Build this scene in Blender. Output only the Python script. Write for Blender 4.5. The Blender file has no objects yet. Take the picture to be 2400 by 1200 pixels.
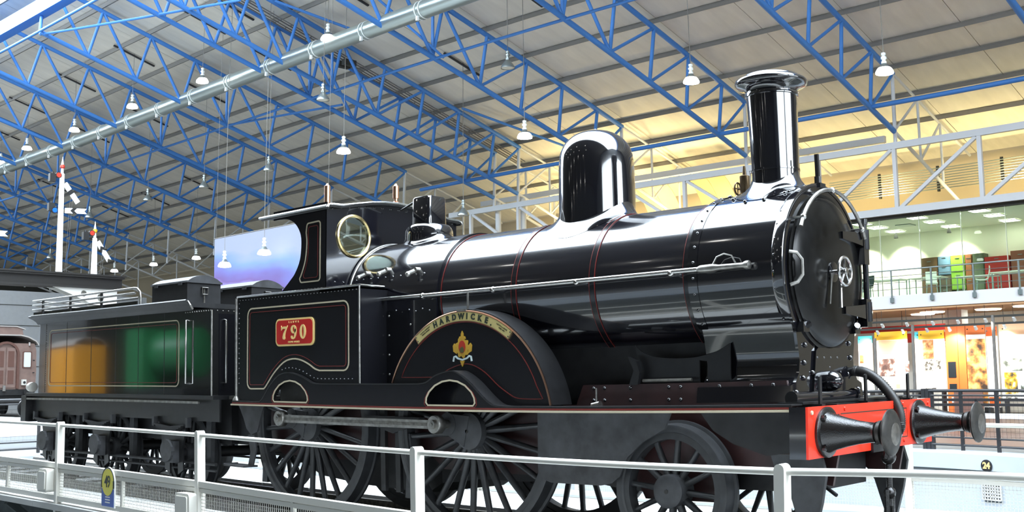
import bpy, math, random
from mathutils import Vector, Matrix
from mathutils.geometry import tessellate_polygon
RND = random.Random(7)
sc = bpy.context.scene
COL = sc.collection
PI = math.pi
# ------------------------------------------------------------------ camera
# world frame: x forward along the engine, y away from the viewer, z up, rail top at z = 0
CAM_F, CAM_K3, CAM_K4 = 2660.684, 0.36920, -0.98949      # focal length in px of the 2400 px frame, barrel terms of the lens
YAW, PITCH, ROLL = -0.745678, 0.111622, -0.012240
CAM_LOC = Vector((5.8770, -8.3395, 1.4597))
cdat = bpy.data.cameras.new('camera')
cam = bpy.data.objects.new('camera', cdat)
COL.objects.link(cam)
sc.camera = cam
_f = Vector((math.sin(YAW) * math.cos(PITCH), math.cos(YAW) * math.cos(PITCH), math.sin(PITCH)))
_r = Vector((math.cos(YAW), -math.sin(YAW), 0.0))
_u = _r.cross(_f)
_r2 = math.cos(ROLL) * _r + math.sin(ROLL) * _u
_u2 = -math.sin(ROLL) * _r + math.cos(ROLL) * _u
cam.matrix_world = Matrix(((_r2.x, _u2.x, -_f.x, CAM_LOC.x), (_r2.y, _u2.y, -_f.y, CAM_LOC.y), (_r2.z, _u2.z, -_f.z, CAM_LOC.z), (0, 0, 0, 1)))
cdat.sensor_fit = 'HORIZONTAL'
cdat.sensor_width, cdat.sensor_height = 36.0, 18.0
cdat.lens = CAM_F * 0.015
cdat.clip_start, cdat.clip_end = 0.05, 400.0
cdat.type = 'PANO'                                          # the compact camera's wide lens bends straight lines
_t = cdat if hasattr(cdat, 'panorama_type') else cdat.cycles
_t.panorama_type = 'FISHEYE_LENS_POLYNOMIAL'
_t.fisheye_fov = PI
_F = CAM_F * 0.015
_t.fisheye_polynomial_k0 = 0.0
_t.fisheye_polynomial_k1 = -1.0 / _F
_t.fisheye_polynomial_k2 = 0.0
_t.fisheye_polynomial_k3 = -CAM_K3 / _F ** 3
_t.fisheye_polynomial_k4 = -CAM_K4 / _F ** 4
# ------------------------------------------------------------------ world, exposure
W = bpy.data.worlds.new('sky')
sc.world = W
W.use_nodes = True
W.node_tree.nodes['Background'].inputs[0].default_value = (0.80, 0.90, 1.0, 1)
W.node_tree.nodes['Background'].inputs[1].default_value = 1.0
vs = sc.view_settings
vs.view_transform = 'Standard'
vs.look = 'None'
vs.exposure = EXPOSURE = 0.4
vs.gamma = 1.0
vs.use_curve_mapping = False
sc.cycles.use_denoising = True
sc.cycles.max_bounces = 7
sc.cycles.diffuse_bounces = 4
sc.cycles.glossy_bounces = 4
sc.cycles.transmission_bounces = 6
sc.cycles.transparent_max_bounces = 8
sc.cycles.sample_clamp_indirect = 6.0
sc.cycles.caustics_reflective = False
sc.cycles.caustics_refractive = False
SKYLIGHT = 12.0       # daylight through the glazed ridge
# ------------------------------------------------------------------ hall frame: turned 1.24 degrees against the engine
H = 0.0215616
def hw(X, Y, Z):
    return Vector((X * math.cos(H) + Y * math.sin(H), -X * math.sin(H) + Y * math.cos(H), Z))
# ------------------------------------------------------------------ materials
def lin(h):
    if not isinstance(h, str):
        return tuple(h)
    h = h.lstrip('#')
    out = []
    for i in (0, 2, 4):
        c = int(h[i:i + 2], 16) / 255
        out.append(c / 12.92 if c <= 0.04045 else ((c + 0.055) / 1.055) ** 2.4)
    return tuple(out)
MATS = {}
def mat(name, col, rough=0.5, metal=0.0, spec=0.5, coat=0.0, var=0.0, vs_=5.0, bump=0.0, bs=30.0, emit=0.0, ecol=None, stretch=(1, 1, 1), trans=0.0, alpha=1.0):
    m = bpy.data.materials.new(name)
    m.use_nodes = True
    nt = m.node_tree
    b = nt.nodes['Principled BSDF']
    c = lin(col)
    b.inputs['Base Color'].default_value = (*c, 1)
    b.inputs['Roughness'].default_value = rough
    b.inputs['Metallic'].default_value = metal
    b.inputs['Specular IOR Level'].default_value = spec
    b.inputs['Coat Weight'].default_value = coat
    b.inputs['Coat Roughness'].default_value = 0.04
    b.inputs['Transmission Weight'].default_value = trans
    b.inputs['Alpha'].default_value = alpha
    if emit:
        b.inputs['Emission Color'].default_value = (*lin(ecol or col), 1)
        b.inputs['Emission Strength'].default_value = emit
    if var or bump:
        tc = nt.nodes.new('ShaderNodeTexCoord')
        mp = nt.nodes.new('ShaderNodeMapping')
        mp.inputs['Scale'].default_value = stretch
        nt.links.new(tc.outputs['Object'], mp.inputs[0])
    if var:
        n = nt.nodes.new('ShaderNodeTexNoise')
        n.inputs['Scale'].default_value = vs_
        n.inputs['Detail'].default_value = 5
        nt.links.new(mp.outputs[0], n.inputs['Vector'])
        r = nt.nodes.new('ShaderNodeValToRGB')
        r.color_ramp.elements[0].position = 0.3
        r.color_ramp.elements[1].position = 0.7
        r.color_ramp.elements[0].color = (*[v * (1 - var) for v in c], 1)
        r.color_ramp.elements[1].color = (*[min(1, v * (1 + var)) for v in c], 1)
        nt.links.new(n.outputs[0], r.inputs[0])
        nt.links.new(r.outputs[0], b.inputs['Base Color'])
    if bump:
        n2 = nt.nodes.new('ShaderNodeTexNoise')
        n2.inputs['Scale'].default_value = bs
        n2.inputs['Detail'].default_value = 3
        nt.links.new(mp.outputs[0], n2.inputs['Vector'])
        bp = nt.nodes.new('ShaderNodeBump')
        bp.inputs['Strength'].default_value = bump
        bp.inputs['Distance'].default_value = 0.01
        nt.links.new(n2.outputs[0], bp.inputs['Height'])
        nt.links.new(bp.outputs[0], b.inputs['Normal'])
    MATS[name] = m
    return m
mat('black_gloss', (0.005, 0.005, 0.007), 0.10, spec=0.7, coat=1.0, bump=0.02, bs=3.0)
mat('black_boiler', (0.005, 0.005, 0.008), 0.15, spec=0.8, coat=1.0, bump=0.015, bs=2.0)
mat('black_lined', (0.007, 0.007, 0.009), 0.20, spec=0.5)
mat('black_satin', (0.009, 0.009, 0.010), 0.38, spec=0.5, var=0.3, vs_=9)
mat('black_frame', (0.012, 0.012, 0.013), 0.55, spec=0.4, var=0.4, vs_=7)
mat('black_casting', (0.010, 0.009, 0.009), 0.22, spec=0.6, bump=0.25, bs=120)
mat('grimy_grey', (0.033, 0.034, 0.037), 0.6, var=0.5, vs_=6)
mat('wheel_paint', (0.020, 0.021, 0.023), 0.5, var=0.35, vs_=10)
mat('steel_bright', (0.55, 0.54, 0.52), 0.22, 1.0, var=0.12, vs_=25)
mat('steel_dull', (0.30, 0.29, 0.27), 0.42, 1.0, var=0.3, vs_=14)
mat('steel_worn', (0.17, 0.16, 0.145), 0.40, 0.9, var=0.4, vs_=20)
mat('brass', (0.78, 0.62, 0.30), 0.24, 1.0)
mat('brass_dark', (0.16, 0.11, 0.06), 0.4, 0.8)
mat('plate_brass', '#c9b97c', 0.35, 0.3)
mat('copper', (0.62, 0.36, 0.24), 0.3, 1.0)
mat('cream_line', '#b6ab93', 0.45)
mat('red_line', '#6a1d18', 0.45)
mat('red_frame', (0.028, 0.010, 0.010), 0.4, var=0.3)
mat('beam_red', '#e2331c', 0.32, coat=0.3)
mat('plate_red', '#b51a17', 0.35)
mat('plate_cream', '#e8c983', 0.4)
mat('crest_gold', '#b8902f', 0.4)
mat('crest_red', '#a52c1a', 0.4)
mat('crest_ribbon', '#c5d3d3', 0.5)
mat('crest_green', '#4a4a22', 0.5)
mat('letter_black', (0.012, 0.02, 0.012), 0.5)
mat('hose_rubber', (0.022, 0.021, 0.020), 0.45)
mat('glass', (0.9, 0.95, 0.93), 0.02, trans=1.0, spec=0.5)
mat('truss_blue', '#3f7cc4', 0.45)
mat('truss_white', '#c9ccce', 0.5)
mat('purlin', '#77746e', 0.6, var=0.12)
mat('roof_panel', '#e0dbcd', 0.75, var=0.07, vs_=1.4, stretch=(3, 0.6, 1))
mat('duct', '#aab4b0', 0.33, 0.75, bump=0.05, bs=60)
mat('lamp_metal', '#9aa3a3', 0.3, 0.8)
mat('lamp_white', '#dfe5e2', 0.4)
mat('bulb_on', (1, 1, 1), 0.5, emit=9.0, ecol=(1.0, 0.97, 0.90))
mat('bulb_off', '#cfcdbf', 0.3)
mat('rail_white', '#d2cfc6', 0.4)
mat('deck_white', '#bcbcba', 0.55, var=0.08, vs_=2.5)
mat('deck_dark', '#2b2a28', 0.8, var=0.3)
mat('pit_white', '#b4bac0', 0.6, var=0.06, vs_=1.0)
mat('pit_grey', '#5b605f', 0.8, var=0.25)
mat('pit_floor', '#3c3f3c', 0.9, var=0.3)
mat('concrete', '#6f6d6a', 0.6, var=0.12, vs_=0.8)
mat('floor_brown', '#6e4f44', 0.35, var=0.12, vs_=0.8)
mat('wall_grey', '#87898a', 0.7, var=0.04)
mat('wall_dark', '#3a3a36', 0.85, var=0.2, vs_=0.3)
mat('wall_pale', '#a89c84', 0.7)
mat('roof_painted_shade', '#5f5c54', 0.8)
mat('mullion', '#cfd3bd', 0.4)
mat('gantry_black', '#1a1713', 0.6)
mat('gallery_white', '#d8d8d8', 0.5)
mat('soffit', '#b98f66', 0.7)
mat('office_wall', '#eeeeda', 0.7)
mat('office_ceiling', '#eceede', 0.8)
mat('panel_light', (1, 1, 1), 0.5, emit=9.0, ecol=(0.97, 1.0, 0.88))
mat('metal_rail', '#9aa6a6', 0.3, 0.9)
mat('barrier_black', (0.02, 0.02, 0.022), 0.4)
mat('sky_glass', (0.9, 0.95, 1.0), 0.3, emit=SKYLIGHT, ecol=(0.80, 0.91, 1.0))
# ------------------------------------------------------------------ mesh helpers
class MB:
    def __init__(s):
        s.v, s.f = [], []
    def add(s, v, f):
        o = len(s.v)
        s.v += [tuple(p) for p in v]
        s.f += [tuple(i + o for i in q) for q in f]
        return s
    def box(s, x0, x1, y0, y1, z0, z1):
        return s.add([(x0, y0, z0), (x1, y0, z0), (x1, y1, z0), (x0, y1, z0), (x0, y0, z1), (x1, y0, z1), (x1, y1, z1), (x0, y1, z1)],
                     [(0, 3, 2, 1), (4, 5, 6, 7), (0, 1, 5, 4), (1, 2, 6, 5), (2, 3, 7, 6), (3, 0, 4, 7)])
    def cyl(s, a, b, r, r2=None, n=12, caps=True):
        return s.tube([a, b], [r, r if r2 is None else r2], n, caps)
    def tube(s, pts, r, n=8, caps=True, closed=False):
        pts = [Vector(p) for p in pts]
        m = len(pts)
        rr = r if isinstance(r, (list, tuple)) else [r] * m
        tg = []
        for i in range(m):
            if closed:
                t = pts[(i + 1) % m] - pts[i - 1]
            else:
                t = pts[min(i + 1, m - 1)] - pts[max(i - 1, 0)]
            tg.append(t.normalized())
        ref = Vector((0, 0, 1)) if abs(tg[0].z) < 0.9 else Vector((1, 0, 0))
        n1 = tg[0].cross(ref).normalized()
        vs_, fs = [], []
        for i in range(m):
            n1 = (n1 - tg[i] * n1.dot(tg[i])).normalized()
            n2 = tg[i].cross(n1)
            for k in range(n):
                a = 2 * PI * k / n
                vs_.append(pts[i] + (n1 * math.cos(a) + n2 * math.sin(a)) * rr[i])
        for i in range(m if closed else m - 1):
            j = (i + 1) % m
            for k in range(n):
                l = (k + 1) % n
                fs.append((i * n + k, i * n + l, j * n + l, j * n + k))
        if caps and not closed:
            fs.append(tuple(range(n - 1, -1, -1)))
            fs.append(tuple((m - 1) * n + k for k in range(n)))
        return s.add(vs_, fs)
    def lathe(s, prof, c, axis='z', n=32, caps=True, a0=0.0, a1=2 * PI):
        # prof: (along axis, radius); c: the axis' other two coordinates
        full = abs(a1 - a0 - 2 * PI) < 1e-6
        k_ = n if full else n + 1
        vs_, fs = [], []
        for h, r in prof:
            for k in range(k_):
                a = a0 + (a1 - a0) * k / n
                u, w = r * math.cos(a), r * math.sin(a)
                if axis == 'z':
                    vs_.append((c[0] + u, c[1] + w, h))
                elif axis == 'x':
                    vs_.append((h, c[0] + u, c[1] + w))
                else:
                    vs_.append((c[0] + w, h, c[1] + u))
        for i in range(len(prof) - 1):
            for k in range(n):
                l = (k + 1) % k_
                fs.append((i * k_ + k, i * k_ + l, (i + 1) * k_ + l, (i + 1) * k_ + k))
        if caps and full:
            if prof[0][1] > 1e-4:
                fs.append(tuple(range(k_ - 1, -1, -1)))
            if prof[-1][1] > 1e-4:
                fs.append(tuple((len(prof) - 1) * k_ + k for k in range(k_)))
        return s.add(vs_, fs)
    def plate(s, outer, axis, a0, a1, holes=()):
        # outline in the plane across the axis ('y': (x, z), 'x': (y, z), 'z': (x, y)), from a0 to a1 along it
        def P(q, a):
            return {'y': (q[0], a, q[1]), 'x': (a, q[0], q[1]), 'z': (q[0], q[1], a)}[axis]
        loops = [list(outer)] + [list(h) for h in holes]
        if holes:
            tris = tessellate_polygon([[Vector((q[0], q[1], 0)) for q in l] for l in loops])
        flat = [q for l in loops for q in l]
        n = len(flat)
        vs_ = [P(q, a0) for q in flat] + [P(q, a1) for q in flat]
        fs = []
        if holes:
            for t in tris:
                fs.append(tuple(t))
                fs.append(tuple(i + n for i in reversed(t)))
        else:
            fs.append(tuple(range(n)))
            fs.append(tuple(range(2 * n - 1, n - 1, -1)))
        o = 0
        for l in loops:
            k = len(l)
            for i in range(k):
                j = (i + 1) % k
                fs.append((o + i, o + i + n, o + j + n, o + j))
            o += k
        return s.add(vs_, fs)
    def strip(s, path, w, axis, a0, a1, closed=False):
        # a flat band of width w along a path in the plane across the axis
        pts = [Vector((q[0], q[1])) for q in path]
        m = len(pts)
        L, Rr = [], []
        for i in range(m):
            if closed:
                p, q = pts[i - 1], pts[(i + 1) % m]
            else:
                p, q = pts[max(i - 1, 0)], pts[min(i + 1, m - 1)]
            t = (q - p).normalized()
            nn = Vector((-t.y, t.x)) * (w / 2)
            L.append(pts[i] + nn)
            Rr.append(pts[i] - nn)
        def P(q, a):
            return {'y': (q[0], a, q[1]), 'x': (a, q[0], q[1]), 'z': (q[0], q[1], a)}[axis]
        vs_ = []
        for i in range(m):
            vs_ += [P(L[i], a0), P(Rr[i], a0), P(Rr[i], a1), P(L[i], a1)]
        fs = []
        for i in range(m if closed else m - 1):
            j = (i + 1) % m
            for k in range(4):
                l = (k + 1) % 4
                fs.append((i * 4 + k, i * 4 + l, j * 4 + l, j * 4 + k))
        if not closed:
            fs += [(3, 2, 1, 0), ((m - 1) * 4, (m - 1) * 4 + 1, (m - 1) * 4 + 2, (m - 1) * 4 + 3)]
        return s.add(vs_, fs)
    def sheet(s, path, axis, a0, a1, t):
        # a bent plate: a path in the plane across the axis, swept from a0 to a1, thickness t
        m = len(path)
        pts = [Vector((q[0], q[1])) for q in path]
        out = []
        for i in range(m):
            d = (pts[min(i + 1, m - 1)] - pts[max(i - 1, 0)]).normalized()
            out.append(pts[i] + Vector((-d.y, d.x)) * t)
        return s.plate([tuple(p) for p in pts] + [tuple(p) for p in reversed(out)], axis, a0, a1) if False else s._sheet(pts, out, axis, a0, a1)
    def _sheet(s, A, B, axis, a0, a1):
        def P(q, a):
            return {'y': (q[0], a, q[1]), 'x': (a, q[0], q[1]), 'z': (q[0], q[1], a)}[axis]
        vs_, fs = [], []
        for i in range(len(A)):
            vs_ += [P(A[i], a0), P(A[i], a1), P(B[i], a1), P(B[i], a0)]
        for i in range(len(A) - 1):
            for k in range(4):
                l = (k + 1) % 4
                fs.append((i * 4 + k, i * 4 + l, i * 4 + 4 + l, i * 4 + 4 + k))
        e = (len(A) - 1) * 4
        fs += [(3, 2, 1, 0), (e, e + 1, e + 2, e + 3)]
        return s.add(vs_, fs)
    def ball(s, c, r, n=10, m=6, sq=(1, 1, 1)):
        vs_ = [(c[0], c[1], c[2] - r * sq[2])]
        for i in range(1, m):
            a = -PI / 2 + PI * i / m
            for k in range(n):
                b = 2 * PI * k / n
                vs_.append((c[0] + r * sq[0] * math.cos(a) * math.cos(b), c[1] + r * sq[1] * math.cos(a) * math.sin(b), c[2] + r * sq[2] * math.sin(a)))
        vs_.append((c[0], c[1], c[2] + r * sq[2]))
        fs = [(0, 1 + (k + 1) % n, 1 + k) for k in range(n)]
        for i in range(m - 2):
            for k in range(n):
                l = (k + 1) % n
                fs.append((1 + i * n + k, 1 + i * n + l, 1 + (i + 1) * n + l, 1 + (i + 1) * n + k))
        e = len(vs_) - 1
        fs += [(e, 1 + (m - 2) * n + k, 1 + (m - 2) * n + (k + 1) % n) for k in range(n)]
        return s.add(vs_, fs)
    def mesh(s, name):
        me = bpy.data.meshes.new(name)
        me.from_pydata(s.v, [], s.f)
        me.validate()
        return me
def fix(me, smooth):
    import bmesh
    bm = bmesh.new()
    bm.from_mesh(me)
    bmesh.ops.recalc_face_normals(bm, faces=bm.faces)
    bm.to_mesh(me)
    bm.free()
    if smooth:
        me.polygons.foreach_set('use_smooth', [True] * len(me.polygons))
        me.set_sharp_from_angle(angle=math.radians(smooth))
def tag(o, label=None, cat=None, group=None, kind=None):
    if label: o['label'] = label
    if cat: o['category'] = cat
    if group: o['group'] = group
    if kind: o['kind'] = kind
    return o
def obj(name, mb, m, parent=None, smooth=38, label=None, kind=None):
    me = mb if isinstance(mb, bpy.types.Mesh) else mb.mesh(name)
    if not isinstance(mb, bpy.types.Mesh):
        fix(me, smooth)
    if not me.materials:
        me.materials.append(MATS[m] if isinstance(m, str) else m)
    o = bpy.data.objects.new(name, me)
    COL.objects.link(o)
    if parent is not None:
        o.parent = parent
    if label: o['label'] = label
    if kind: o['kind'] = kind
    return o
def thing(name, label, cat, loc=(0, 0, 0), rz=0.0, group=None, kind=None):
    o = bpy.data.objects.new(name, None)
    o.empty_display_size = 0.2
    COL.objects.link(o)
    o.location = loc
    o.rotation_euler = (0, 0, rz)
    return tag(o, label, cat, group, kind)
def hthing(name, label, cat, X, Y, Z, group=None, kind=None):
    return thing(name, label, cat, hw(X, Y, Z), -H, group, kind)
def hobj(name, mb, m, label=None, cat=None, kind=None, group=None, smooth=38, at=(0, 0, 0)):
    o = obj(name, mb, m, None, smooth)
    o.location = hw(*at)
    o.rotation_euler = (0, 0, -H)
    return tag(o, label, cat, group, kind)
def copy_tree(o, parent=None):
    c = o.copy()
    COL.objects.link(c)
    c.parent = parent
    for ch in list(o.children):
        copy_tree(ch, c)
    return c
_unit = {}
def unit(shape, m, n=8):
    k = (shape, m, n)
    if k not in _unit:
        b = MB()
        if shape == 'tube':
            b.cyl((0, 0, 0), (0, 0, 1), 1.0, n=n)
        else:
            b.box(-1, 1, -1, 1, 0, 1)
        me = b.mesh('unit_' + shape)
        fix(me, 50 if shape == 'tube' else 0)
        me.materials.append(MATS[m])
        _unit[k] = me
    return _unit[k]
def bar(name, a, b, r, m, parent=None, shape='tube', r2=None, n=8, up=None):
    # a straight member between two points that shares one unit mesh
    a, b = Vector(a), Vector(b)
    d = b - a
    o = bpy.data.objects.new(name, unit(shape, m, n))
    COL.objects.link(o)
    z = d.normalized()
    ref = Vector(up) if up else (Vector((1, 0, 0)) if abs(z.x) < 0.9 else Vector((0, 1, 0)))
    x = (ref - z * ref.dot(z)).normalized()
    y = z.cross(x)
    M3 = Matrix((x, y, z)).transposed()
    o.parent = parent
    o.matrix_local = Matrix.Translation(a) @ M3.to_4x4() @ Matrix.Diagonal((r, r2 or r, d.length, 1))
    return o
def arc(c, r, a0, a1, n):
    return [(c[0] + r * math.cos(math.radians(a0 + (a1 - a0) * i / n)), c[1] + r * math.sin(math.radians(a0 + (a1 - a0) * i / n))) for i in range(n + 1)]
def rrect(x0, x1, z0, z1, r, n=5):
    return (arc((x1 - r, z1 - r), r, 0, 90, n) + arc((x0 + r, z1 - r), r, 90, 180, n) + arc((x0 + r, z0 + r), r, 180, 270, n) + arc((x1 - r, z0 + r), r, 270, 360, n))
def spline(pts, n=6):
    out = []
    P = [pts[0]] + list(pts) + [pts[-1]]
    for i in range(1, len(P) - 2):
        for k in range(n):
            t = k / n
            q = []
            for d in range(len(pts[0])):
                p0, p1, p2, p3 = P[i - 1][d], P[i][d], P[i + 1][d], P[i + 2][d]
                q.append(0.5 * (2 * p1 + (p2 - p0) * t + (2 * p0 - 5 * p1 + 4 * p2 - p3) * t * t + (3 * p1 - p0 - 3 * p2 + p3) * t ** 3))
            out.append(tuple(q))
    out.append(tuple(pts[-1]))
    return out
def text_mesh(txt, size, bold=0.0, depth=0.002, align='CENTER', space=1.0):
    cu = bpy.data.curves.new('lettering', 'FONT')
    cu.body = txt
    cu.size = size
    cu.align_x = align
    cu.align_y = 'CENTER'
    cu.offset = bold
    cu.extrude = depth
    cu.space_character = space
    cu.resolution_u = 3
    t = bpy.data.objects.new('lettering', cu)
    COL.objects.link(t)
    bpy.context.view_layer.update()
    me = bpy.data.meshes.new_from_object(t.evaluated_get(bpy.context.evaluated_depsgraph_get()))
    bpy.data.objects.remove(t)
    bpy.data.curves.remove(cu)
    return me
def letters(name, txt, size, m, parent, M, bold=0.0, depth=0.002, space=1.0, sx=1.0):
    me = text_mesh(txt, size, bold, depth, space=space)
    me.materials.clear()
    me.materials.append(MATS[m])
    o = bpy.data.objects.new(name, me)
    COL.objects.link(o)
    o.parent = parent
    o.matrix_local = M @ Matrix.Diagonal((sx, 1, 1, 1))
    return o
FACE_S = Matrix(((1, 0, 0, 0), (0, 0, -1, 0), (0, 1, 0, 0), (0, 0, 0, 1)))      # text plane turned to look along -y
def face_s(x, y, z, roll=0.0):
    return Matrix.Translation((x, y, z)) @ Matrix.Rotation(-roll, 4, 'Y') @ FACE_S
# ================================================================== THE HALL
SL = 0.2865
def zt(Y): return 12.28 + (29.15 - Y) * SL        # top chord
def zb(Y): return 10.10 + (28.95 - Y) * SL        # bottom chord
YB = [9.25, 11.30, 13.55, 15.85, 18.20, 20.60, 22.80, 25.00, 27.10, 28.95]
YT = [9.70, 11.90, 14.20, 16.45, 18.70, 21.00, 23.20, 25.30, 27.50, 29.15]
XT = [-4.2, -10.6, -17.0, -23.3, -29.4, -30.95, -37.5, -43.8, -50.1, -56.4, -62.7, -69.0, -75.3, -81.6, -87.9]
X0, X1 = -98.0, 26.0
# roof skin, purlins and panels on the slope above the engine
ys = [9.4] + YT[1:] + [31.2, 33.25, 35.0, 36.8]
m = MB()
for y0, y1 in ((9.3, 36.9),):
    m.add([(X0, y0, zt(y0) + .42), (X1, y0, zt(y0) + .42), (X1, y1, zt(y1) + .42), (X0, y1, zt(y1) + .42),
           (X0, y0, zt(y0) + .46), (X1, y0, zt(y0) + .46), (X1, y1, zt(y1) + .46), (X0, y1, zt(y1) + .46)],
          [(0, 1, 2, 3), (4, 7, 6, 5), (0, 4, 5, 1), (1, 5, 6, 2), (2, 6, 7, 3), (3, 7, 4, 0)])
ceiling = hobj('ceiling', m, 'purlin', 'pale panelled roof slope over the museum hall on dark purlins', None, 'structure')
for y in ys[:-1]:
    o = bar('purlin', (X0, y, zt(y) + .25), (X1, y, zt(y) + .25), .080, 'purlin', ceiling, 'box', .05, up=(0, -SL, 1))
PW = 3.175
cols = [-72.45 + PW * i for i in range(25)]
far = MB()
for j in range(len(ys) - 1):
    y0, y1 = ys[j] + .01, ys[j + 1] - .01
    for i in range(-9, 33):
        x = -72.45 + PW * i
        a, b = Vector((x, y0, zt(y0) + .37)), Vector((x, y1, zt(y1) + .37))
        if 0 <= i < 25 and j < 11:
            bar('roof_panel', a, b, PW / 2 - .012, 'roof_panel', ceiling, 'box', .025 + .008 * RND.random(), up=(1, 0, 0))
        elif x > -98 and x < 25:
            far.add([a + Vector((-PW / 2 + .012, 0, 0)), a + Vector((PW / 2 - .012, 0, 0)), b + Vector((PW / 2 - .012, 0, 0)), b + Vector((-PW / 2 + .012, 0, 0))], [(0, 1, 2, 3)])
obj('roof_panel_far', far, 'roof_panel', ceiling, 0, kind='stuff')
# opposite slope, behind the viewer, its shade put into a darker colour
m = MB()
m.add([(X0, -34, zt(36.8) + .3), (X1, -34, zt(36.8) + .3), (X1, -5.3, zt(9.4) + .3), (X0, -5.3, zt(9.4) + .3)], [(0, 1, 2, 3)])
hobj('ceiling', m, 'roof_painted_shade', 'roof slope with painted-in shade on the viewer side of the glazed ridge', None, 'structure', smooth=0)
# glazed ridge
sky = hthing('skylight', 'daylit glazed ridge along the hall roof', 'skylight', 0, 0, 0, kind='structure')
zr = zt(9.4) + .45
for i in range(19):
    x = -92 + 6.2 * i
    for y0, z0, y1, z1 in ((9.4, zr, 2.05, zr + 2.0), (2.05, zr + 2.0, -5.3, zr)):
        m = MB()
        m.add([(x, y0, z0), (x + 6.1, y0, z0), (x + 6.1, y1, z1), (x, y1, z1)], [(0, 1, 2, 3)])
        obj('pane', m, 'sky_glass', sky, 0)
    bar('glazing_bar', (x - .05, 9.4, zr - .06), (x - .05, 2.05, zr + 1.94), .06, 'truss_blue', sky, 'box')
    bar('glazing_bar', (x - .05, 2.05, zr + 1.94), (x - .05, -5.3, zr - .06), .06, 'truss_blue', sky, 'box')
# roof trusses
def roof_truss(X, label):
    t = hthing('roof_truss', label, 'roof truss', X, 0, 0, 'blue tubular roof trusses')
    bar('bottom_chord', (0, YB[0], zb(YB[0])), (0, YB[-1], zb(YB[-1])), .10, 'truss_blue', t)
    bar('top_chord', (0, YT[0] - .3, zt(YT[0] - .3)), (0, YT[-1], zt(YT[-1])), .10, 'truss_blue', t)
    P = lambda Y: (0, Y, zb(Y))
    Q = lambda Y: (0, Y, zt(Y))
    for i in range(1, 6):
        bar('diagonal', P(YB[i]), Q(YT[i - 1]), .068, 'truss_blue', t)
        bar('diagonal', P(YB[i]), Q(YT[i]), .068, 'truss_blue', t)
    bar('upright', P(18.2), Q(18.2), .060, 'truss_blue', t)
    for i in range(6, 9):
        bar('upright', P(YB[i]), Q(YT[i]), .070, 'truss_blue', t)
    for i in range(5, 9):
        bar('diagonal', P(YB[i]), Q(YT[i + 1]), .060, 'truss_blue', t)
    bar('end_post', (0, 29.0, zb(28.95) - .5), (0, 29.1, zt(29.15)), .075, 'truss_white', t)
    bar('eave_chord', Q(29.15), Q(36.2), .055, 'truss_white', t)
    bar('eave_chord', P(28.95), (0, 36.2, zb(36.2) - .3), .07, 'truss_white', t)
    for a, b in ((31.2, 31.2), (33.25, 33.25)):
        bar('eave_post', (0, a, zb(a) - .1), Q(b), .055, 'truss_white', t)
    bar('eave_brace', P(28.95), Q(31.2), .05, 'truss_white', t)
    bar('eave_brace', (0, 31.2, zb(31.2) - .1), Q(33.25), .05, 'truss_white', t)
    return t
ORD = ['third', 'fourth', 'fifth', 'sixth', 'seventh', 'eighth', 'ninth', 'tenth']
TL = ['blue lattice roof truss cut off by the upper right corner of the picture', 'blue lattice roof truss that passes to the right of the engine chimney', 'blue lattice roof truss that ends behind the engine chimney',
      'blue lattice roof truss that ends behind the domed steam casing', 'blue lattice roof truss of the close pair, the one toward the chimney', 'blue lattice roof truss of the close pair, the one toward the tender'] + \
     ['blue lattice roof truss, %s one beyond the close pair toward the far end' % w for w in ('first', 'second', 'third', 'fourth', 'fifth', 'sixth', 'seventh', 'eighth', 'ninth')]
for X, l in zip(XT, TL):
    roof_truss(X, l)
# ridge beam and long ties
t = hthing('ridge_beam', 'thick blue box beam under the glazed ridge in the upper left corner', 'beam', 0, 0, 0)
m = MB(); m.box(X0, X1, 9.08, 9.52, 16.43, 17.05)
obj('girder', m, 'truss_blue', t, 0)
for X in XT:
    bar('post', (X, 9.3, 17.0), (X, 9.3, zr), .11, 'truss_blue', t, 'box')
    bar('bracket', (X, 9.3, 16.5), (X, 9.25, zb(9.25)), .07, 'truss_blue', t)
def tie(Y, Z, r, label, a=X0 + .1, b=8):
    m = MB(); m.cyl((a, Y, Z), (b, Y, Z), r, n=10)
    hobj('tie_tube', m, 'truss_blue', label, 'tie tube', group='long blue tie tubes')
bar('foot_tie', (X0 + .1, 9.25, 15.78), (20, 9.25, 15.78), .06, 'truss_blue', t)
tie(18.30, 13.13, .055, 'blue tie tube linking the lower chords halfway down the roof')
tie(27.10, 10.66, .085, 'thick blue tie tube linking the lower chords near the gallery', -34)
def brace(a, b, r, label):
    m = MB(); m.cyl(a, b, r, n=8)
    hobj('brace_tube', m, 'truss_blue', label, 'brace tube', group='slanting blue brace tubes')
brace((-37.7, 9.35, 15.7), (-26.8, 12.1, 14.93), .055, 'bright blue brace tube slanting from the ridge beam across to the close truss pair')
brace((-37.5, 18.2, 13.15), (-30.1, 19.3, 12.86), .05, 'blue brace tube from the lower chord to the close truss pair above the duct end')
brace((-28.9, 25.0, 13.4), (-27.1, 29.6, 12.1), .06, 'blue brace tube slanting down behind the steam dome')
brace((-24.9, 16.2, 15.9), (-22.9, 18.4, 13.1), .05, 'dark blue brace tube crossing between chords right of the duct')
brace((-29.1, 15.1, 16.2), (-27.8, 18.3, 15.25), .06, 'light blue brace tube slanting from the roof down to the silver duct')
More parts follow.
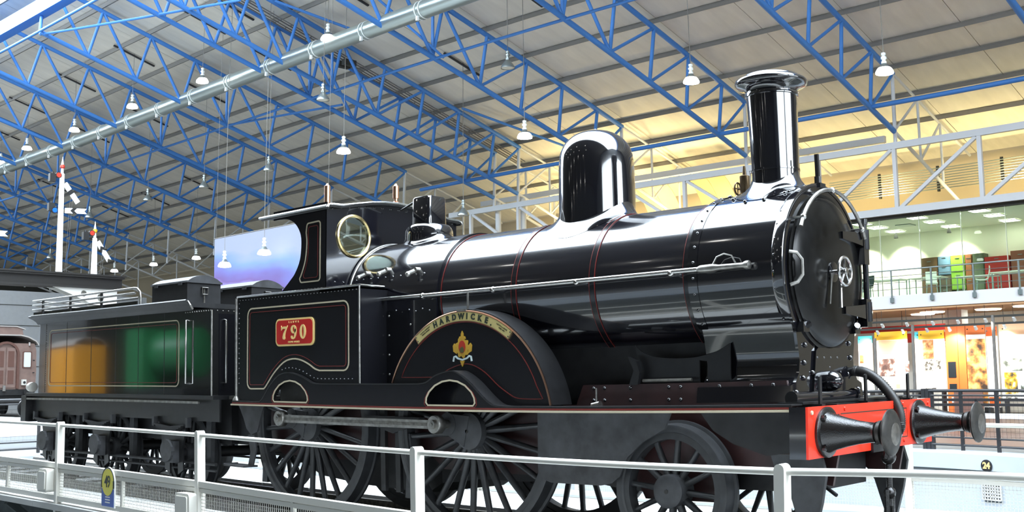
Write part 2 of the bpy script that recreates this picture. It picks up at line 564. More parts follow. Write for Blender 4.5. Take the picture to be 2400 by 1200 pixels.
# cable trays between the paired trusses
for k, dx in enumerate((-30.35, -29.95)):
    t = hthing('cable_tray', ('grey cable tray along the close truss pair, the ' + ('one toward the tender', 'one toward the chimney')[k]), 'cable tray', dx, 0, 0, 'cable trays under the roof')
    for s in (-.09, .09):
        bar('side_rail', (s, 10, zt(10) - .22), (s, 30, zt(30) - .22), .02, 'purlin', t, 'box')
    for y in range(20):
        bar('rung', (-.09, 10.5 + y, zt(10.5 + y) - .22), (.09, 10.5 + y, zt(10.5 + y) - .22), .015, 'purlin', t, 'box')
    m = MB()
    m.box(-.12, .12, 19.2, 19.8, zt(19.5) - .5, zt(19.5) - .25)
    obj('junction_box', m, 'wall_dark', t, 0)
# silver duct
t = hthing('air_duct', 'big round silver air duct running through the blue trusses', 'duct', 0, 16.0, 14.0)
m = MB(); m.cyl((-62, 0, 0), (8, 0, 0), .32, n=28)
obj('pipe', m, 'duct', t, 60)
for i in range(23):
    x = -61 + 3.05 * i
    m = MB()
    for d in (-.10, .10):
        m.lathe([(x + d - .02, .325), (x + d - .02, .345), (x + d + .02, .345), (x + d + .02, .325)], (0, 0), 'x', 24, caps=False)
    j = obj('joint_band', m, 'lamp_white', t, 60)
    m = MB(); m.box(x - .04, x + .04, -.30, -.22, -.44, -.28)
    obj('clip', m, 'lamp_white', j, 0)
# hanging lamps
def lamp_parts(t, cord, lit):
    m = MB(); m.cyl((0, 0, .62), (0, 0, cord), .012, n=6)
    obj('cord', m, 'purlin', t)
    bar('support_bar', (0, -1.05, cord + 1.05 * SL - .12), (0, 1.05, cord - 1.05 * SL - .12), .045, 'barrier_black', t, 'box', .03)
    m = MB()
    m.lathe([(.30, .05), (.30, .075), (.36, .08), (.37, .055), (.43, .055), (.44, .085), (.50, .085), (.51, .05), (.54, .05), (.55, .07), (.62, .07), (.64, .02)], (0, 0), 'z', 12)
    obj('housing', m, 'lamp_white' if lit else 'lamp_metal', t)
    m = MB()
    m.lathe([(0, .245), (.05, .24), (.13, .20), (.22, .13), (.30, .07), (.295, .06), (.21, .12), (.12, .19), (.05, .23), (.012, .235)], (0, 0), 'z', 20, caps=False)
    obj('reflector', m, 'lamp_metal', t)
    m = MB()
    if lit:
        m.lathe([(-.03, 0.001), (-.025, .15), (0, .262), (.05, .262), (.12, .225), (.17, .185), (.17, .001)], (0, 0), 'z', 20)
    else:
        m.lathe([(.012, 0.001), (-.02, .09), (.0, .18), (.02, .232), (.05, .22), (.06, 0.001)], (0, 0), 'z', 16)
    obj('bulb', m, 'bulb_on' if lit else 'bulb_off', t)
LIT = [(-26.35, 15.69, 14.11, 'over the silver duct, the one nearest the top edge'), (-34.2, 14.96, 14.0, 'over the silver duct, second from the top edge'), (-40.65, 14.99, 14.15, 'over the silver duct, third from the top edge'),
       (-46.85, 14.94, 14.11, 'over the silver duct, fourth from the top edge'), (-53.1, 15.04, 14.18, 'over the silver duct, fifth from the top edge'), (-59.4, 16.03, 14.44, 'at the far left end of the duct row'),
       (-7.4, 21.42, 10.15, 'to the right of the engine chimney'), (-13.8, 20.74, 10.9, 'between the steam dome and the chimney'), (-20.15, 19.67, 9.9, 'to the left of the steam dome'),
       (-26.35, 16.55, 9.92, 'above the engine cab roof'), (-53.1, 25.79, 8.91, 'low over the tender tool box, right one of three'), (-59.4, 26.22, 9.06, 'low over the tender tool box, middle one of three'),
       (-65.7, 26.49, 9.14, 'low over the tender tool box, left one of three'), (-29.5, 15.2, 6.35, 'before the lilac banner, beside the cab'), (-31.9, 14.9, 6.05, 'before the lilac banner, toward its left edge')]
OFF = [(-20.15, 18.87, 12.21, 'high between dome and duct'), (-26.35, 15.55, 11.7, 'under the duct near the cab roof'), (-34.2, 18.45, 10.58, 'above the lilac banner'),
       (-40.65, 18.97, 10.77, 'left of the one above the banner'), (-26.35, 22.63, 8.12, 'behind the boiler between valve casing and dome'), (-46.85, 19.17, 10.95, 'second to the left of the one above the banner'),
       (-53.1, 18.78, 10.72, 'right of the white signal arm'), (-65.7, 21.84, 9.7, 'beside the tall signal post')]
for (X, Y, Z, w) in LIT:
    t = hthing('pendant_lamp', 'lit bell-shaped hall lamp ' + w, 'pendant lamp', X, Y, Z - .06, 'lit hall lamps')
    lamp_parts(t, zt(Y) + .42 - Z, True)
for (X, Y, Z, w) in OFF:
    t = hthing('pendant_lamp', 'unlit bell-shaped hall lamp ' + w, 'pendant lamp', X, Y, Z, 'unlit hall lamps')
    lamp_parts(t, zt(Y) + .36 - Z, False)
# outer walls
m = MB(); m.box(X0, X1, 37.0, 37.3, -1, 10.6)
hobj('wall_back', m, 'wall_pale', 'pale rear wall behind the gallery', None, 'structure', smooth=0)
m = MB(); m.box(X0 - .3, X0, -34, 37, -1, 19)
hobj('wall_left', m, 'wall_dark', 'dark far end wall of the hall', None, 'structure', smooth=0)
m = MB(); m.box(X1, X1 + .3, -34, 37, -1, 19)
wr = hobj('wall_right', m, 'wall_grey', 'grey end wall out of view beside the viewer', None, 'structure', smooth=0)
m = MB(); m.box(X0, X1, -34.3, -34, -1, 11)
hobj('wall_front', m, 'wall_dark', 'dark side wall behind the viewer', None, 'structure', smooth=0)
m = MB()
mat('end_window', (0.9, 0.95, 1), 0.3, emit=9.0, ecol=(0.85, 0.93, 1.0))
for k in range(2):
    y = -18.5 + 18.5 * k
    m = MB(); m.box(X1 - .08, X1 - .02, y, y + 16.5, 6.6, 11.5)
    w = hobj('window_%d' % (k + 2), m, 'end_window', 'tall daylit end window out of view', None, 'structure', smooth=0)
    m = MB(); m.box(X1 - .14, X1 - .08, y + 8.2, y + 8.3, 6.6, 11.5)
    obj('glazing_bar', m, 'gallery_white', w, 0)

# lamps over the other half of the hall, mirrored in the dome and boiler
for i in range(5):
    for j in range(4):
        X, Y = -26.35 + 6.35 * i + (2.0 if j % 2 else 0), -9.5 - 5.5 * j
        Z = 13.2 - 1.5 * j
        t = hthing('pendant_lamp', 'lit bell-shaped hall lamp behind the viewer', 'pendant lamp', X, Y, Z, 'lit hall lamps out of view')
        lamp_parts(t, zt(9.4) + .33 + (Y + 5.3) * .2735 - Z, True)
# ================================================================== GALLERY SIDE
def hb(name, x0, x1, y0, y1, z0, z1, m, parent=None, label=None, cat=None, kind=None, group=None):
    b = MB(); b.box(x0, x1, y0, y1, z0, z1)
    if parent is not None:
        return obj(name, b, m, parent, 0)
    return hobj(name, b, m, label, cat, kind, group, 0)
GX0, GX1 = -34.0, 8.0
# white lattice girder over the gallery front
t = hthing('gallery_girder', 'white lattice girder above the glazed gallery', 'girder', 0, 29.0, 0)
bar('top_chord', (GX0, 0, 9.58), (GX1, 0, 9.58), .12, 'truss_white', t, 'box', .08, up=(0, 0, 1))
bar('bottom_chord', (-15.0, 0, 7.22), (GX1, 0, 7.22), .13, 'truss_white', t, 'box', .08, up=(0, 0, 1))
for i in range(14):
    x = -7.55 + 3.12 * (4 - i)
    lo = 7.3 if x > -15 else 7.9
    bar('upright', (x, 0, lo), (x, 0, 9.5), .07, 'truss_white', t, 'box', .07)
    if x > -33:
        bar('diagonal', (x - 3.0, 0, lo if x > -13 else 9.45), (x - .1, 0, 9.45 if x > -13 else 7.6), .06, 'truss_white', t, 'box', .06)
# second grey eave beam and the white columns
hb('beam', GX0, -12, 31.1, 31.3, 10.25, 10.5, 'truss_white', None, 'grey eave beam behind the gallery girder', 'beam')
for X, w in ((-31.0, 'toward the tender'), (-29.38, 'toward the dome')):
    m = MB(); m.cyl((X, 29.32, -.05), (X, 29.32, 9.9), .14, n=14); m.cyl((X, 29.32, 9.7), (X, 29.32, 9.8), .2, n=14)
    hobj('column', m, 'truss_white', 'white round column under the close truss pair, the one ' + w, 'column')
# pipes along the rear wall
for k in range(9):
    m = MB(); m.cyl((-16.5, 35.0, 8.85 + .105 * k), (4, 35.0, 8.85 + .105 * k), .022, n=8)
    hobj('conduit', m, 'metal_rail', ('lowest', 'second lowest', 'third lowest', 'fourth lowest', 'middle', 'fourth highest', 'third highest', 'second highest', 'highest')[k] + ' silver conduit of the nine on the rear wall above the gallery', 'conduit', group='conduits above the gallery')
for x, w in ((-14.2, 'behind the chimney side, leftmost'), (-11.6, 'second from the chimney'), (-9.0, 'third from the chimney'), (-6.4, 'farthest from the chimney')):
    hb('bracket', x, x + .1, 35.03, 35.13, 8.75, 9.8, 'wall_dark', None, 'dark bracket carrying the wall conduits, ' + w, 'bracket', None, 'conduit brackets')
# curved perforated reflectors with uplights
mat('reflector_mesh', '#b9a878', 0.35, 0.4, bump=0.3, bs=160)
for k, x in enumerate((-27.6, -24.4, -21.3)):
    t = hthing('ceiling_reflector', 'curved perforated metal reflector behind the boiler, %s of three' % ('left', 'middle', 'right')[k], 'reflector', x, 33.0, 8.6, 'perforated reflectors')
    for s in (0, 1):
        m = MB(); pth = [(i * .20, 1.7 - .055 * (i * .42) ** 2 * 2.2) for i in range(9)]
        m.sheet([(p[0] - .9, p[1]) for p in pth], 'x', s * .95 - .95, s * .95 - .02, .02)
        obj('panel', m, 'reflector_mesh', t, 60)
    L = bpy.data.lights.new('uplight', 'AREA'); L.energy = 160; L.size = .6; L.color = (1.0, .78, .38)
    o = bpy.data.objects.new('uplight', L); COL.objects.link(o); o.parent = t; o.location = (-.3, -1.6, -.5); o.rotation_euler = (math.radians(155), 0, 0)
# floor slab, soffit
hb('gallery_floor', GX0, GX1, 29.0, 37.0, 3.74, 4.20, 'gallery_white', None, 'white floor edge of the upper gallery', None, 'structure')
hb('ceiling_lower', GX0, GX1, 29.05, 37.0, 3.66, 3.735, 'soffit', None, 'tan soffit above the ground floor displays', None, 'structure')
# office behind glass
hb('wall_office', -15.5, 4.0, 34.0, 34.2, 4.2, 7.2, 'office_wall', None, 'pale green-white wall of the gallery office', None, 'structure')
hb('ceiling_office', -15.5, 4.0, 29.2, 34.2, 7.02, 7.15, 'office_ceiling', None, 'pale ceiling of the gallery office with light panels', None, 'structure')
hb('wall_office_end', -15.6, -15.5, 29.2, 34.2, 4.2, 7.2, 'office_wall', None, 'pale end wall of the gallery office', None, 'structure')
hb('trim_1', GX0 + 19, 5.0, 29.15, 29.35, 6.98, 7.12, 'wall_dark', None, 'dark head strip of the gallery glazing', None, 'structure')
LP = [(-12.53, 31.22), (-12.53, 32.83), (-10.26, 29.75), (-10.27, 31.31), (-10.33, 33.07), (-7.97, 29.75), (-8.03, 31.35), (-8.12, 33.12), (-5.7, 31.3), (-5.8, 33.0), (-12.5, 29.8)]
for k, (x, y) in enumerate(LP):
    t = hthing('ceiling_light', 'square light panel in the office ceiling, ' + ('middle one beside the smokebox', 'rearmost one beside the smokebox', 'front one of the second row from the smokebox', 'middle one of the second row from the smokebox', 'rear one of the second row from the smokebox', 'front one of the third row from the smokebox', 'middle one of the third row from the smokebox', 'rear one of the third row from the smokebox', 'middle one at the picture edge', 'rear one at the picture edge', 'front one beside the smokebox')[k], 'ceiling light', x, y, 7.0, 'office ceiling lights')
    hb('diffuser', -.30, .30, -.30, .30, -.01, .012, 'panel_light', t)
    for s in (-1, 1):
        hb('frame', -.33, .33, s * .315 - .015, s * .315 + .015, -.015, .012, 'office_ceiling', t)
        hb('frame', s * .315 - .015, s * .315 + .015, -.3, .3, -.015, .012, 'office_ceiling', t)
hb('ceiling_vent', -11.75, -11.15, 31.1, 31.65, 6.98, 7.01, 'metal_rail', None, 'grey ceiling vent among the office light panels', 'vent')
# glass wall
def clear_glass(name, tint, gl):
    m = bpy.data.materials.new(name); m.use_nodes = True; nt = m.node_tree; nt.nodes.clear()
    o = nt.nodes.new('ShaderNodeOutputMaterial'); mx = nt.nodes.new('ShaderNodeMixShader'); tr = nt.nodes.new('ShaderNodeBsdfTransparent'); g = nt.nodes.new('ShaderNodeBsdfGlossy')
    fr = nt.nodes.new('ShaderNodeFresnel'); fr.inputs[0].default_value = gl
    tr.inputs[0].default_value = (*tint, 1); g.inputs[0].default_value = (.9, 1, .95, 1); g.inputs[1].default_value = .01
    nt.links.new(fr.outputs[0], mx.inputs[0]); nt.links.new(tr.outputs[0], mx.inputs[1]); nt.links.new(g.outputs[0], mx.inputs[2]); nt.links.new(mx.outputs[0], o.inputs[0])
    MATS[name] = m
clear_glass('pane_glass', (.93, .99, .93), 1.35)
clear_glass('cab_glass', (.85, .90, .86), 1.4)
wn = hthing('window_1', 'tall green-tinted glass wall of the gallery office', None, 0, 29.25, 0, kind='structure')
for i in range(11):
    x = -14.58 + 1.53 * i
    hb('pane', x + .012, x + 1.518, -.01, .01, 4.2, 7.0, 'pane_glass', wn)
    hb('mullion', x - .009, x + .009, -.03, .03, 4.2, 7.0, 'mullion', wn)
# gallery railing
t = hthing('gallery_railing', 'metal railing with thin rails along the gallery edge', 'railing', 0, 28.95, 0)
m = MB(); m.cyl((-14.5, 0, 5.10), (5, 0, 5.10), .028, n=10); obj('top_rail', m, 'metal_rail', t)
for z in (4.42, 4.65, 4.88):
    m = MB(); m.cyl((-14.5, 0, z), (5, 0, z), .012, n=6); obj('thin_rail', m, 'metal_rail', t)
for i in range(12):
    x = -14.05 + 1.51 * i
    bar('post', (x, 0, 3.93), (x, 0, 5.09), .028, 'metal_rail', t, 'box', .02)
    hb('foot_clamp', x - .06, x + .06, -.05, .06, 3.95, 4.12, 'metal_rail', t)
# office furniture
mat('table_top', '#dfe3d8', 0.4); mat('table_leg', '#9fb5b3', 0.35, 0.6); mat('chair_shell', '#e9efe4', 0.4); mat('chair_dark', '#2c3a3a', 0.5)
def table(x, y, w, d, rz, label):
    t = thing('office_table', label, 'table', hw(x, y, 4.2), -H + rz, 'office tables')
    hb('table_top', -w / 2, w / 2, -d / 2, d / 2, .71, .745, 'table_top', t)
    for sx in (-1, 1):
        for sy in (-1, 1):
            bar('leg', (sx * (w / 2 - .06), sy * (d / 2 - .06), 0), (sx * (w / 2 - .06), sy * (d / 2 - .06), .71), .022, 'table_leg', t)
table(-12.1, 31.0, 1.3, .8, 0, 'long grey table before the bright office wall')
table(-10.6, 31.2, 1.3, .8, .05, 'grey table in the middle of the office under the light panels')
table(-9.1, 32.2, 1.4, .8, .1, 'grey table before the green shelving')
table(-7.5, 31.4, 1.4, .8, -.1, 'grey table before the red cabinet')
table(-13.6, 31.2, 1.1, .8, 0, 'small grey table behind the smokebox door')
def chair(x, y, rz, shell, label):
    t = thing('office_chair', label, 'chair', hw(x, y, 4.2), -H + rz, 'office chairs')
    m = MB(); m.sheet([(-.22, .46), (-.1, .43), (.1, .43), (.2, .46)], 'y', -.21, .21, .025); obj('seat', m, shell, t)
    m = MB(); m.sheet([(.2, .50), (.24, .62), (.27, .78), (.27, .92)], 'y', -.20, .20, .025); obj('backrest', m, shell, t)
    for sx in (-.17, .17):
        for sy in (-.17, .17):
            bar('leg', (sx * 1.2, sy * 1.2, 0), (sx, sy, .43), .012, 'table_leg', t)
chair(-8.25, 30.4, .3, 'chair_shell', 'white shell chair turned sideways beside the red cabinet table')
chair(-10.2, 30.6, 2.0, 'chair_shell', 'white shell chair tucked under the middle table')
chair(-12.7, 30.3, 1.2, 'chair_dark', 'dark chair before the bright office wall')
chair(-13.6, 31.9, -1.3, 'chair_dark', 'dark chair behind the small table')
mat('coat_dark', '#22302f', 0.8); mat('skin_orange', '#b9633c', 0.7)
# shelving along the rear of the office
CB = [(-11.8, -11.15, 4.2, 5.92, '#6b5138', 'brown'), (-11.12, -10.62, 5.2, 5.92, '#5d7a93', 'blue'), (-11.12, -10.62, 4.2, 5.18, '#4d4434', 'umber'), (-10.6, -10.05, 4.6, 5.92, '#6f9a2c', 'bright green'),
      (-10.02, -9.75, 4.2, 5.92, '#7d4a26', 'rust'), (-9.73, -9.3, 4.2, 5.92, '#54604a', 'olive'), (-9.28, -8.35, 4.2, 5.75, '#a2201c', 'red'), (-8.3, -7.6, 4.2, 5.9, '#7a4634', 'brick brown'), (-7.55, -6.8, 4.2, 5.9, '#5f6f52', 'moss green'), (-6.7, -5.6, 4.2, 5.9, '#6b5138', 'tan brown')]
for k, (a, b, z0, z1, c, w) in enumerate(CB):
    mat('cab%d' % k, c, 0.5)
    t = hthing('cabinet', '%s storage unit against the rear wall of the gallery office' % w, 'cabinet', (a + b) / 2, 33.7, z0, 'office storage units')
    hb('body', (a - b) / 2, (b - a) / 2, -.2, .28, 0, z1 - z0, 'cab%d' % k, t)
    n = 3 if w == 'red' else 2
    for i in range(n):
        q = hb('door', (a - b) / 2 + .03, (b - a) / 2 - .03, -.225, -.2, (z1 - z0) * i / n + .03, (z1 - z0) * (i + 1) / n - .03, 'cab%d' % k, t)
        hb('handle', -.08, .08, -.245, -.225, (z1 - z0) * (i + .8) / n, (z1 - z0) * (i + .8) / n + .025, 'metal_rail', q)
# wall washers of the office
for k, (x, z) in enumerate(((-12.6, 6.75), (-10.4, 6.75), (-14.3, 6.75))):
    t = hthing('wall_lamp', 'dark cone spotlight washing the office wall, %s one' % ('middle', 'second from the end', 'first')[k], 'spotlight', x, 33.0, z, 'office wall washers')
    m = MB(); m.lathe([(0, .09), (.10, .07), (.2, .03)], (0, 0), 'z', 12); obj('shade', m, 'wall_dark', t)
    bar('stem', (0, 0, .18), (0, 0, .28), .012, 'wall_dark', t)
    L = bpy.data.lights.new('wall_wash', 'SPOT'); L.energy = 420; L.spot_size = 1.5; L.spot_blend = .8; L.color = (1, .97, .82); L.shadow_soft_size = .06
    o = bpy.data.objects.new('wall_wash', L); COL.objects.link(o); o.parent = t; o.location = (0, 0, -.05); o.rotation_euler = (math.radians(38), 0, 0)
# ground floor displays
hb('column', -9.75, -9.15, 30.6, 31.2, -.05, 3.66, 'gallery_white', None, 'square white column above the orange display stand', 'column')
mat('board_white', '#f2efe8', 0.5); mat('cyan', '#2fb6c9', 0.5); mat('yellow', '#e8b321', 0.5); mat('orange', '#d9702f', 0.5); mat('orange_deep', '#e05a14', 0.5); mat('tan_board', '#e8b98f', 0.5); mat('photo_brown', '#6d4f46', 0.6); mat('photo_grey', '#6d7076', 0.6); mat('photo_orange', '#c98a52', 0.6); mat('red_board', '#b8281f', 0.5); mat('screen', (.02, .025, .03), 0.2); mat('photo_yellow', '#c99a1a', 0.5)
def board(x0, x1, z0, z1, header, hz_, label, body='board_white', y=30.0):
    t = hthing('display_board', label, 'display board', (x0 + x1) / 2, y, -.05, 'exhibition boards')
    w = (x1 - x0) / 2
    hb('panel', -w, w, -.02, .03, z0, z1 - hz_, body, t)
    if header:
        q = hb('header', -w, w, -.03, .03, z1 - hz_, z1, header, t)
        for s in (-1, 1):
            hb('fixing', s * w * .8 - .02, s * w * .8 + .02, -.04, -.03, z1 - hz_ * .5, z1 - hz_ * .5 + .04, 'screen', q)
    for s in (-1, 1):
        hb('foot', s * w * .8 - .03, s * w * .8 + .03, -.15, .15, 0, z0 + .01, 'barrier_black', t)
    return t, w
def pic(t, x0, x1, z0, z1, m, n='photograph'):
    return hb(n, x0, x1, -.032, -.021, z0, z1, m, t)
def noise_pic(name, cols, sc_, seed):
    m = bpy.data.materials.new(name); m.use_nodes = True; nt = m.node_tree; b = nt.nodes['Principled BSDF']; b.inputs['Roughness'].default_value = .5
    tc = nt.nodes.new('ShaderNodeTexCoord'); mp = nt.nodes.new('ShaderNodeMapping'); mp.inputs['Location'].default_value = (seed, seed * .7, seed * .3); n = nt.nodes.new('ShaderNodeTexNoise'); n.inputs['Scale'].default_value = sc_; n.inputs['Detail'].default_value = 4
    r = nt.nodes.new('ShaderNodeValToRGB'); r.color_ramp.elements[0].position = .36; r.color_ramp.elements[1].position = .62
    cs = [lin(c) for c in cols]
    r.color_ramp.elements[0].color = (*cs[0], 1); r.color_ramp.elements[1].color = (*cs[-1], 1)
    for k, c in enumerate(cs[1:-1]):
        e = r.color_ramp.elements.new(.36 + .26 * (k + 1) / (len(cs) - 1)); e.color = (*c, 1)
    nt.links.new(tc.outputs['Object'], mp.inputs[0]); nt.links.new(mp.outputs[0], n.inputs['Vector']); nt.links.new(n.outputs[0], r.inputs[0]); nt.links.new(r.outputs[0], b.inputs['Base Color'])
    MATS[name] = m
noise_pic('pic_portrait', ['#4c3630', '#7a5a50', '#e8ded2'], 4, 1)
noise_pic('pic_crowd', ['#f2f0ea', '#b8b4aa', '#4a463f'], 9, 2)
noise_pic('pic_figures', ['#3a2a1e', '#8a5a2c', '#c98f4a', '#d9b878'], 3, 3)
noise_pic('pic_track', ['#4c5248', '#8f968f', '#d4dbe2'], 5, 4)
noise_pic('pic_train', ['#3c3a30', '#c99a1a', '#d9d4c4'], 5, 6)
noise_pic('pic_sepia', ['#d8a878', '#c07c42', '#7a4a26'], 6, 5)
t, w = board(-12.95, -12.38, .84, 2.90, 'cyan', .27, 'narrow white display board with turquoise header behind the smokebox'); pic(t, -w + .05, -w + .2, 1.9, 2.2, 'pic_sepia'); pic(t, -w + .05, -w + .2, 1.3, 1.6, 'pic_track')
t, w = board(-12.27, -10.99, .84, 3.02, 'yellow', .30, 'wide white display board with yellow header and brown portrait photograph'); pic(t, -w + .15, w - .1, 2.2, 2.7, 'tan_board', 'tinted_field'); pic(t, -w + .15, -w + .78, 1.40, 2.03, 'pic_portrait'); pic(t, -w + .25, -w + .5, 1.1, 1.25, 'pic_crowd'); pic(t, -w + .8, -w + .95, .95, 1.1, 'tan_board', 'seal'); pic(t, w - .1, w + .06, 1.55, 1.92, 'pic_portrait')
t, w = board(-10.80, -10.55, .84, 2.95, 'cyan', .25, 'slim white display board with turquoise header beside a black pole')
t, w = board(-10.54, -9.58, .84, 2.98, 'yellow', .30, 'white display board with orange-brown picture above a crowd picture'); pic(t, -w + .15, -w + .55, 1.98, 2.66, 'pic_sepia'); pic(t, -w + .15, -w + .8, 1.55, 1.95, 'pic_crowd'); pic(t, -w + .2, -w + .6, .88, .95, 'pic_crowd')
t = hthing('display_stand', 'orange display stand with two dark screens under the white column', 'display stand', -9.16, 30.0, -.05, None)
hb('body', -.36, .35, -.05, .40, 0, 3.17, 'orange', t); hb('screen', -.30, -.02, -.07, -.05, 1.30, 1.85, 'screen', t); hb('screen', -.28, -.02, -.07, -.05, .88, 1.08, 'screen', t); hb('edge_strip', .06, .08, -.06, -.05, 0, 3.17, 'orange_deep', t)
for k in range(2):
    hb('handset', -.2 + .12 * k, -.13 + .12 * k, -.12, -.05, .42, .62, 'gallery_white', t)
t, w = board(-8.79, -8.12, .26, 3.12, 'orange', .34, 'tall display board with a dark painting of standing figures'); pic(t, -w, w, .30, 2.62, 'pic_figures', 'painting'); pic(t, -w * .9, w * .6, 2.63, 2.74, 'board_white', 'caption')
t, w = board(-8.08, -7.72, .26, 3.02, 'orange_deep', .32, 'narrow white display board with orange ends beside the painting'); pic(t, -w, w, .30, .62, 'orange_deep', 'tinted_field')
t, w = board(-7.64, -6.30, .50, 3.09, 'tan_board', .36, 'white display board with photographs of a railway line and yellow engine', 'board_white'); pic(t, -w + .1, -w + .4, 1.9, 2.6, 'tan_board', 'tinted_field'); pic(t, -w + .08, -w + .70, 1.50, 1.92, 'pic_track'); pic(t, -w + .10, -w + .52, .72, 1.45, 'pic_train'); pic(t, -w + .62, -w + .84, .72, 1.02, 'pic_track'); pic(t, -w + .1, -w + .55, .54, .68, 'pic_crowd')
t, w = board(-6.2, -4.6, .5, 3.05, 'yellow', .3, 'white display board with yellow header past the railway photographs'); pic(t, -w + .2, -w + .9, 1.3, 2.0, 'pic_track')
t, w = board(-9.20, -8.2, .05, .80, None, 0, 'low brown plinth board under the painting', 'photo_brown', 29.7)
hb('wall_display', -34, 6, 33.5, 33.6, -.05, 3.66, 'board_white', None, 'white back wall of the ground floor displays', None, 'structure')
for k, (a, b, z0, z1) in enumerate(((-14.0, -10.3, 3.02, 3.25), (-12.3, -10.1, 2.6, 2.95))):
    t = hthing('red_banner', 'red fabric strip hanging over the display boards, %s one' % ('upper', 'lower')[k], 'banner', a, 31.9 + .4 * k, z0)
    hb('cloth', 0, b - a, 0, .03, 0, z1 - z0, 'red_board', t)
    for x in (.1, b - a - .1):
        bar('cord', (x, .015, z1 - z0), (x, .015, 3.68 - z0), .01, 'wall_dark', t)
for X, z, w in ((-10.1, 3.1, 'beside the crowd picture board'), (-7.28, 3.3, 'before the railway photographs'), (-11.55, 2.7, 'behind the smokebox front')):
    m = MB(); m.cyl((X, 28.5, -.05), (X, 28.5, z), .055, n=12); m.cyl((X, 28.5, -.05), (X, 28.5, .02), .14, n=12)
    hobj('pole', m, 'purlin', 'dark grey display pole ' + w, 'pole', group='display poles')
mat('spot_on', (1, 1, 1), 0.5, emit=18.0, ecol=(1, .93, .80))
for k, (y, z) in enumerate(((28.5, 3.22), (29.4, 3.02))):
    t = hthing('lighting_track', 'dark lighting track with small lit spots over the display boards, %s one' % ('front', 'rear')[k], 'lighting track', 0, y, z)
    hb('rail', -14, 3, -.03, .03, 0, .07, 'wall_dark', t)
    for i in range(12):
        x = -13.2 + .93 * i + .3 * k + .15 * RND.random()
        m = MB(); m.cyl((x, .0, -.02), (x, .12, -.13), .045, .06, n=10); q = obj('spot_head', m, 'lamp_white', t)
        m = MB(); m.cyl((x, .121, -.131), (x, .126, -.137), .052, n=10); obj('lens', m, 'spot_on', q)
        bar('hanger', (x, 0, .07), (x, 0, 3.66 - z), .008, 'wall_dark', t)
    for i in range(5):
        L = bpy.data.lights.new('track_light', 'SPOT'); L.energy = 260; L.spot_size = 1.35; L.spot_blend = .7; L.color = (1, .92, .78); L.shadow_soft_size = .05
        o = bpy.data.objects.new('track_light', L); COL.objects.link(o); o.parent = t; o.location = (-12.6 + 1.75 * i, -.1, -.15); o.rotation_euler = (math.radians(48), 0, .1)
for k, (x, y) in enumerate(((-11.2, 32.0), (-10.4, 31.0), (-6.8, 30.4), (-8.4, 31.2))):
    m = MB(); m.lathe([(0, .001), (0, .42), (.03, .45), (.04, .001)], (0, 0), 'z', 24)
    t = hobj('disc_light', m, 'panel_light', 'round white light flush under the tan soffit, %s one' % ('first', 'second', 'fourth', 'third')[k], 'ceiling light', None, 'round soffit lights', at=(x, y, 3.62))

# added warm floodlights standing in for display light bounced onto the eave side
for k in range(7):
    x = -31.5 + 5.6 * k
    t = hthing('added_floodlight', 'added warm floodlight on the gallery roof washing the ceiling, %s from the far end' % ('first', 'second', 'third', 'fourth', 'fifth', 'sixth', 'seventh')[k], 'floodlight', x, 33.2, 7.16, 'added warm roof floodlights')
    hb('housing', -.35, .35, -.2, .2, 0, .12, 'wall_dark', t)
    L = bpy.data.lights.new('added_flood', 'AREA'); L.shape = 'RECTANGLE'; L.size = .65; L.size_y = .35; L.energy = 200; L.color = (1.0, .79, .38)
    o = bpy.data.objects.new('added_flood', L); COL.objects.link(o); o.parent = t; o.location = (0, -.05, .22); o.rotation_euler = (math.radians(180 - 58), 0, 0)
hb('gallery_roof', -34, 4, 29.2, 37.0, 7.15, 7.17, 'office_ceiling', None, 'flat top of the gallery office', None, 'structure')
# ================================================================== FLOOR, PIT AND TURNTABLE
TC, TR = (-4.55, 0.0), 12.4
m = MB()
N = 96
sq = []
for i in range(N):
    a = 2 * PI * i / N
    c, s = math.cos(a), math.sin(a)
    k = 1 / max(abs(c) / 100.0, abs(s) / 44.0)
    sq.append((TC[0] + c * k, TC[1] + s * k, -.05))
ci = [(TC[0] + TR * math.cos(2 * PI * i / N), TC[1] + TR * math.sin(2 * PI * i / N), -.05) for i in range(N)]
m.add(ci + sq, [(i, N + i, N + (i + 1) % N, (i + 1) % N) for i in range(N)])
tag(obj('floor', m, 'concrete', None, 0), 'grey hall floor around the turntable pit', None, None, 'structure')
hb('floor_display', -22, 8, 14.2, 29.0, -.05, -.035, 'floor_brown', None, 'reddish brown floor before the displays', None, 'structure')
m = MB()
m.lathe([(-1.95, TR), (-.35, TR), (-.33, TR - .04), (-.05, TR - .04), (-.02, TR + .02), (-.02, TR + .5), (-.05, TR + .52)], TC, 'z', 96, caps=False)
pit = tag(obj('wall_pit', m, 'pit_white', None, 40), 'white curved wall of the turntable pit', None, None, 'structure')
m = MB(); m.lathe([(-1.95, TR), (-1.951, .01)], TC, 'z', 96, caps=False)
tag(obj('floor_pit', m, 'pit_floor', None, 0), 'dark floor of the turntable pit', None, None, 'structure')
m = MB(); m.lathe([(-1.95, 11.45), (-1.80, 11.45), (-1.80, 11.52), (-1.95, 11.52)], TC, 'z', 96, caps=False)
tag(obj('ring_rail', m, 'steel_worn', None, 40), 'ring rail on the floor of the turntable pit', 'rail')
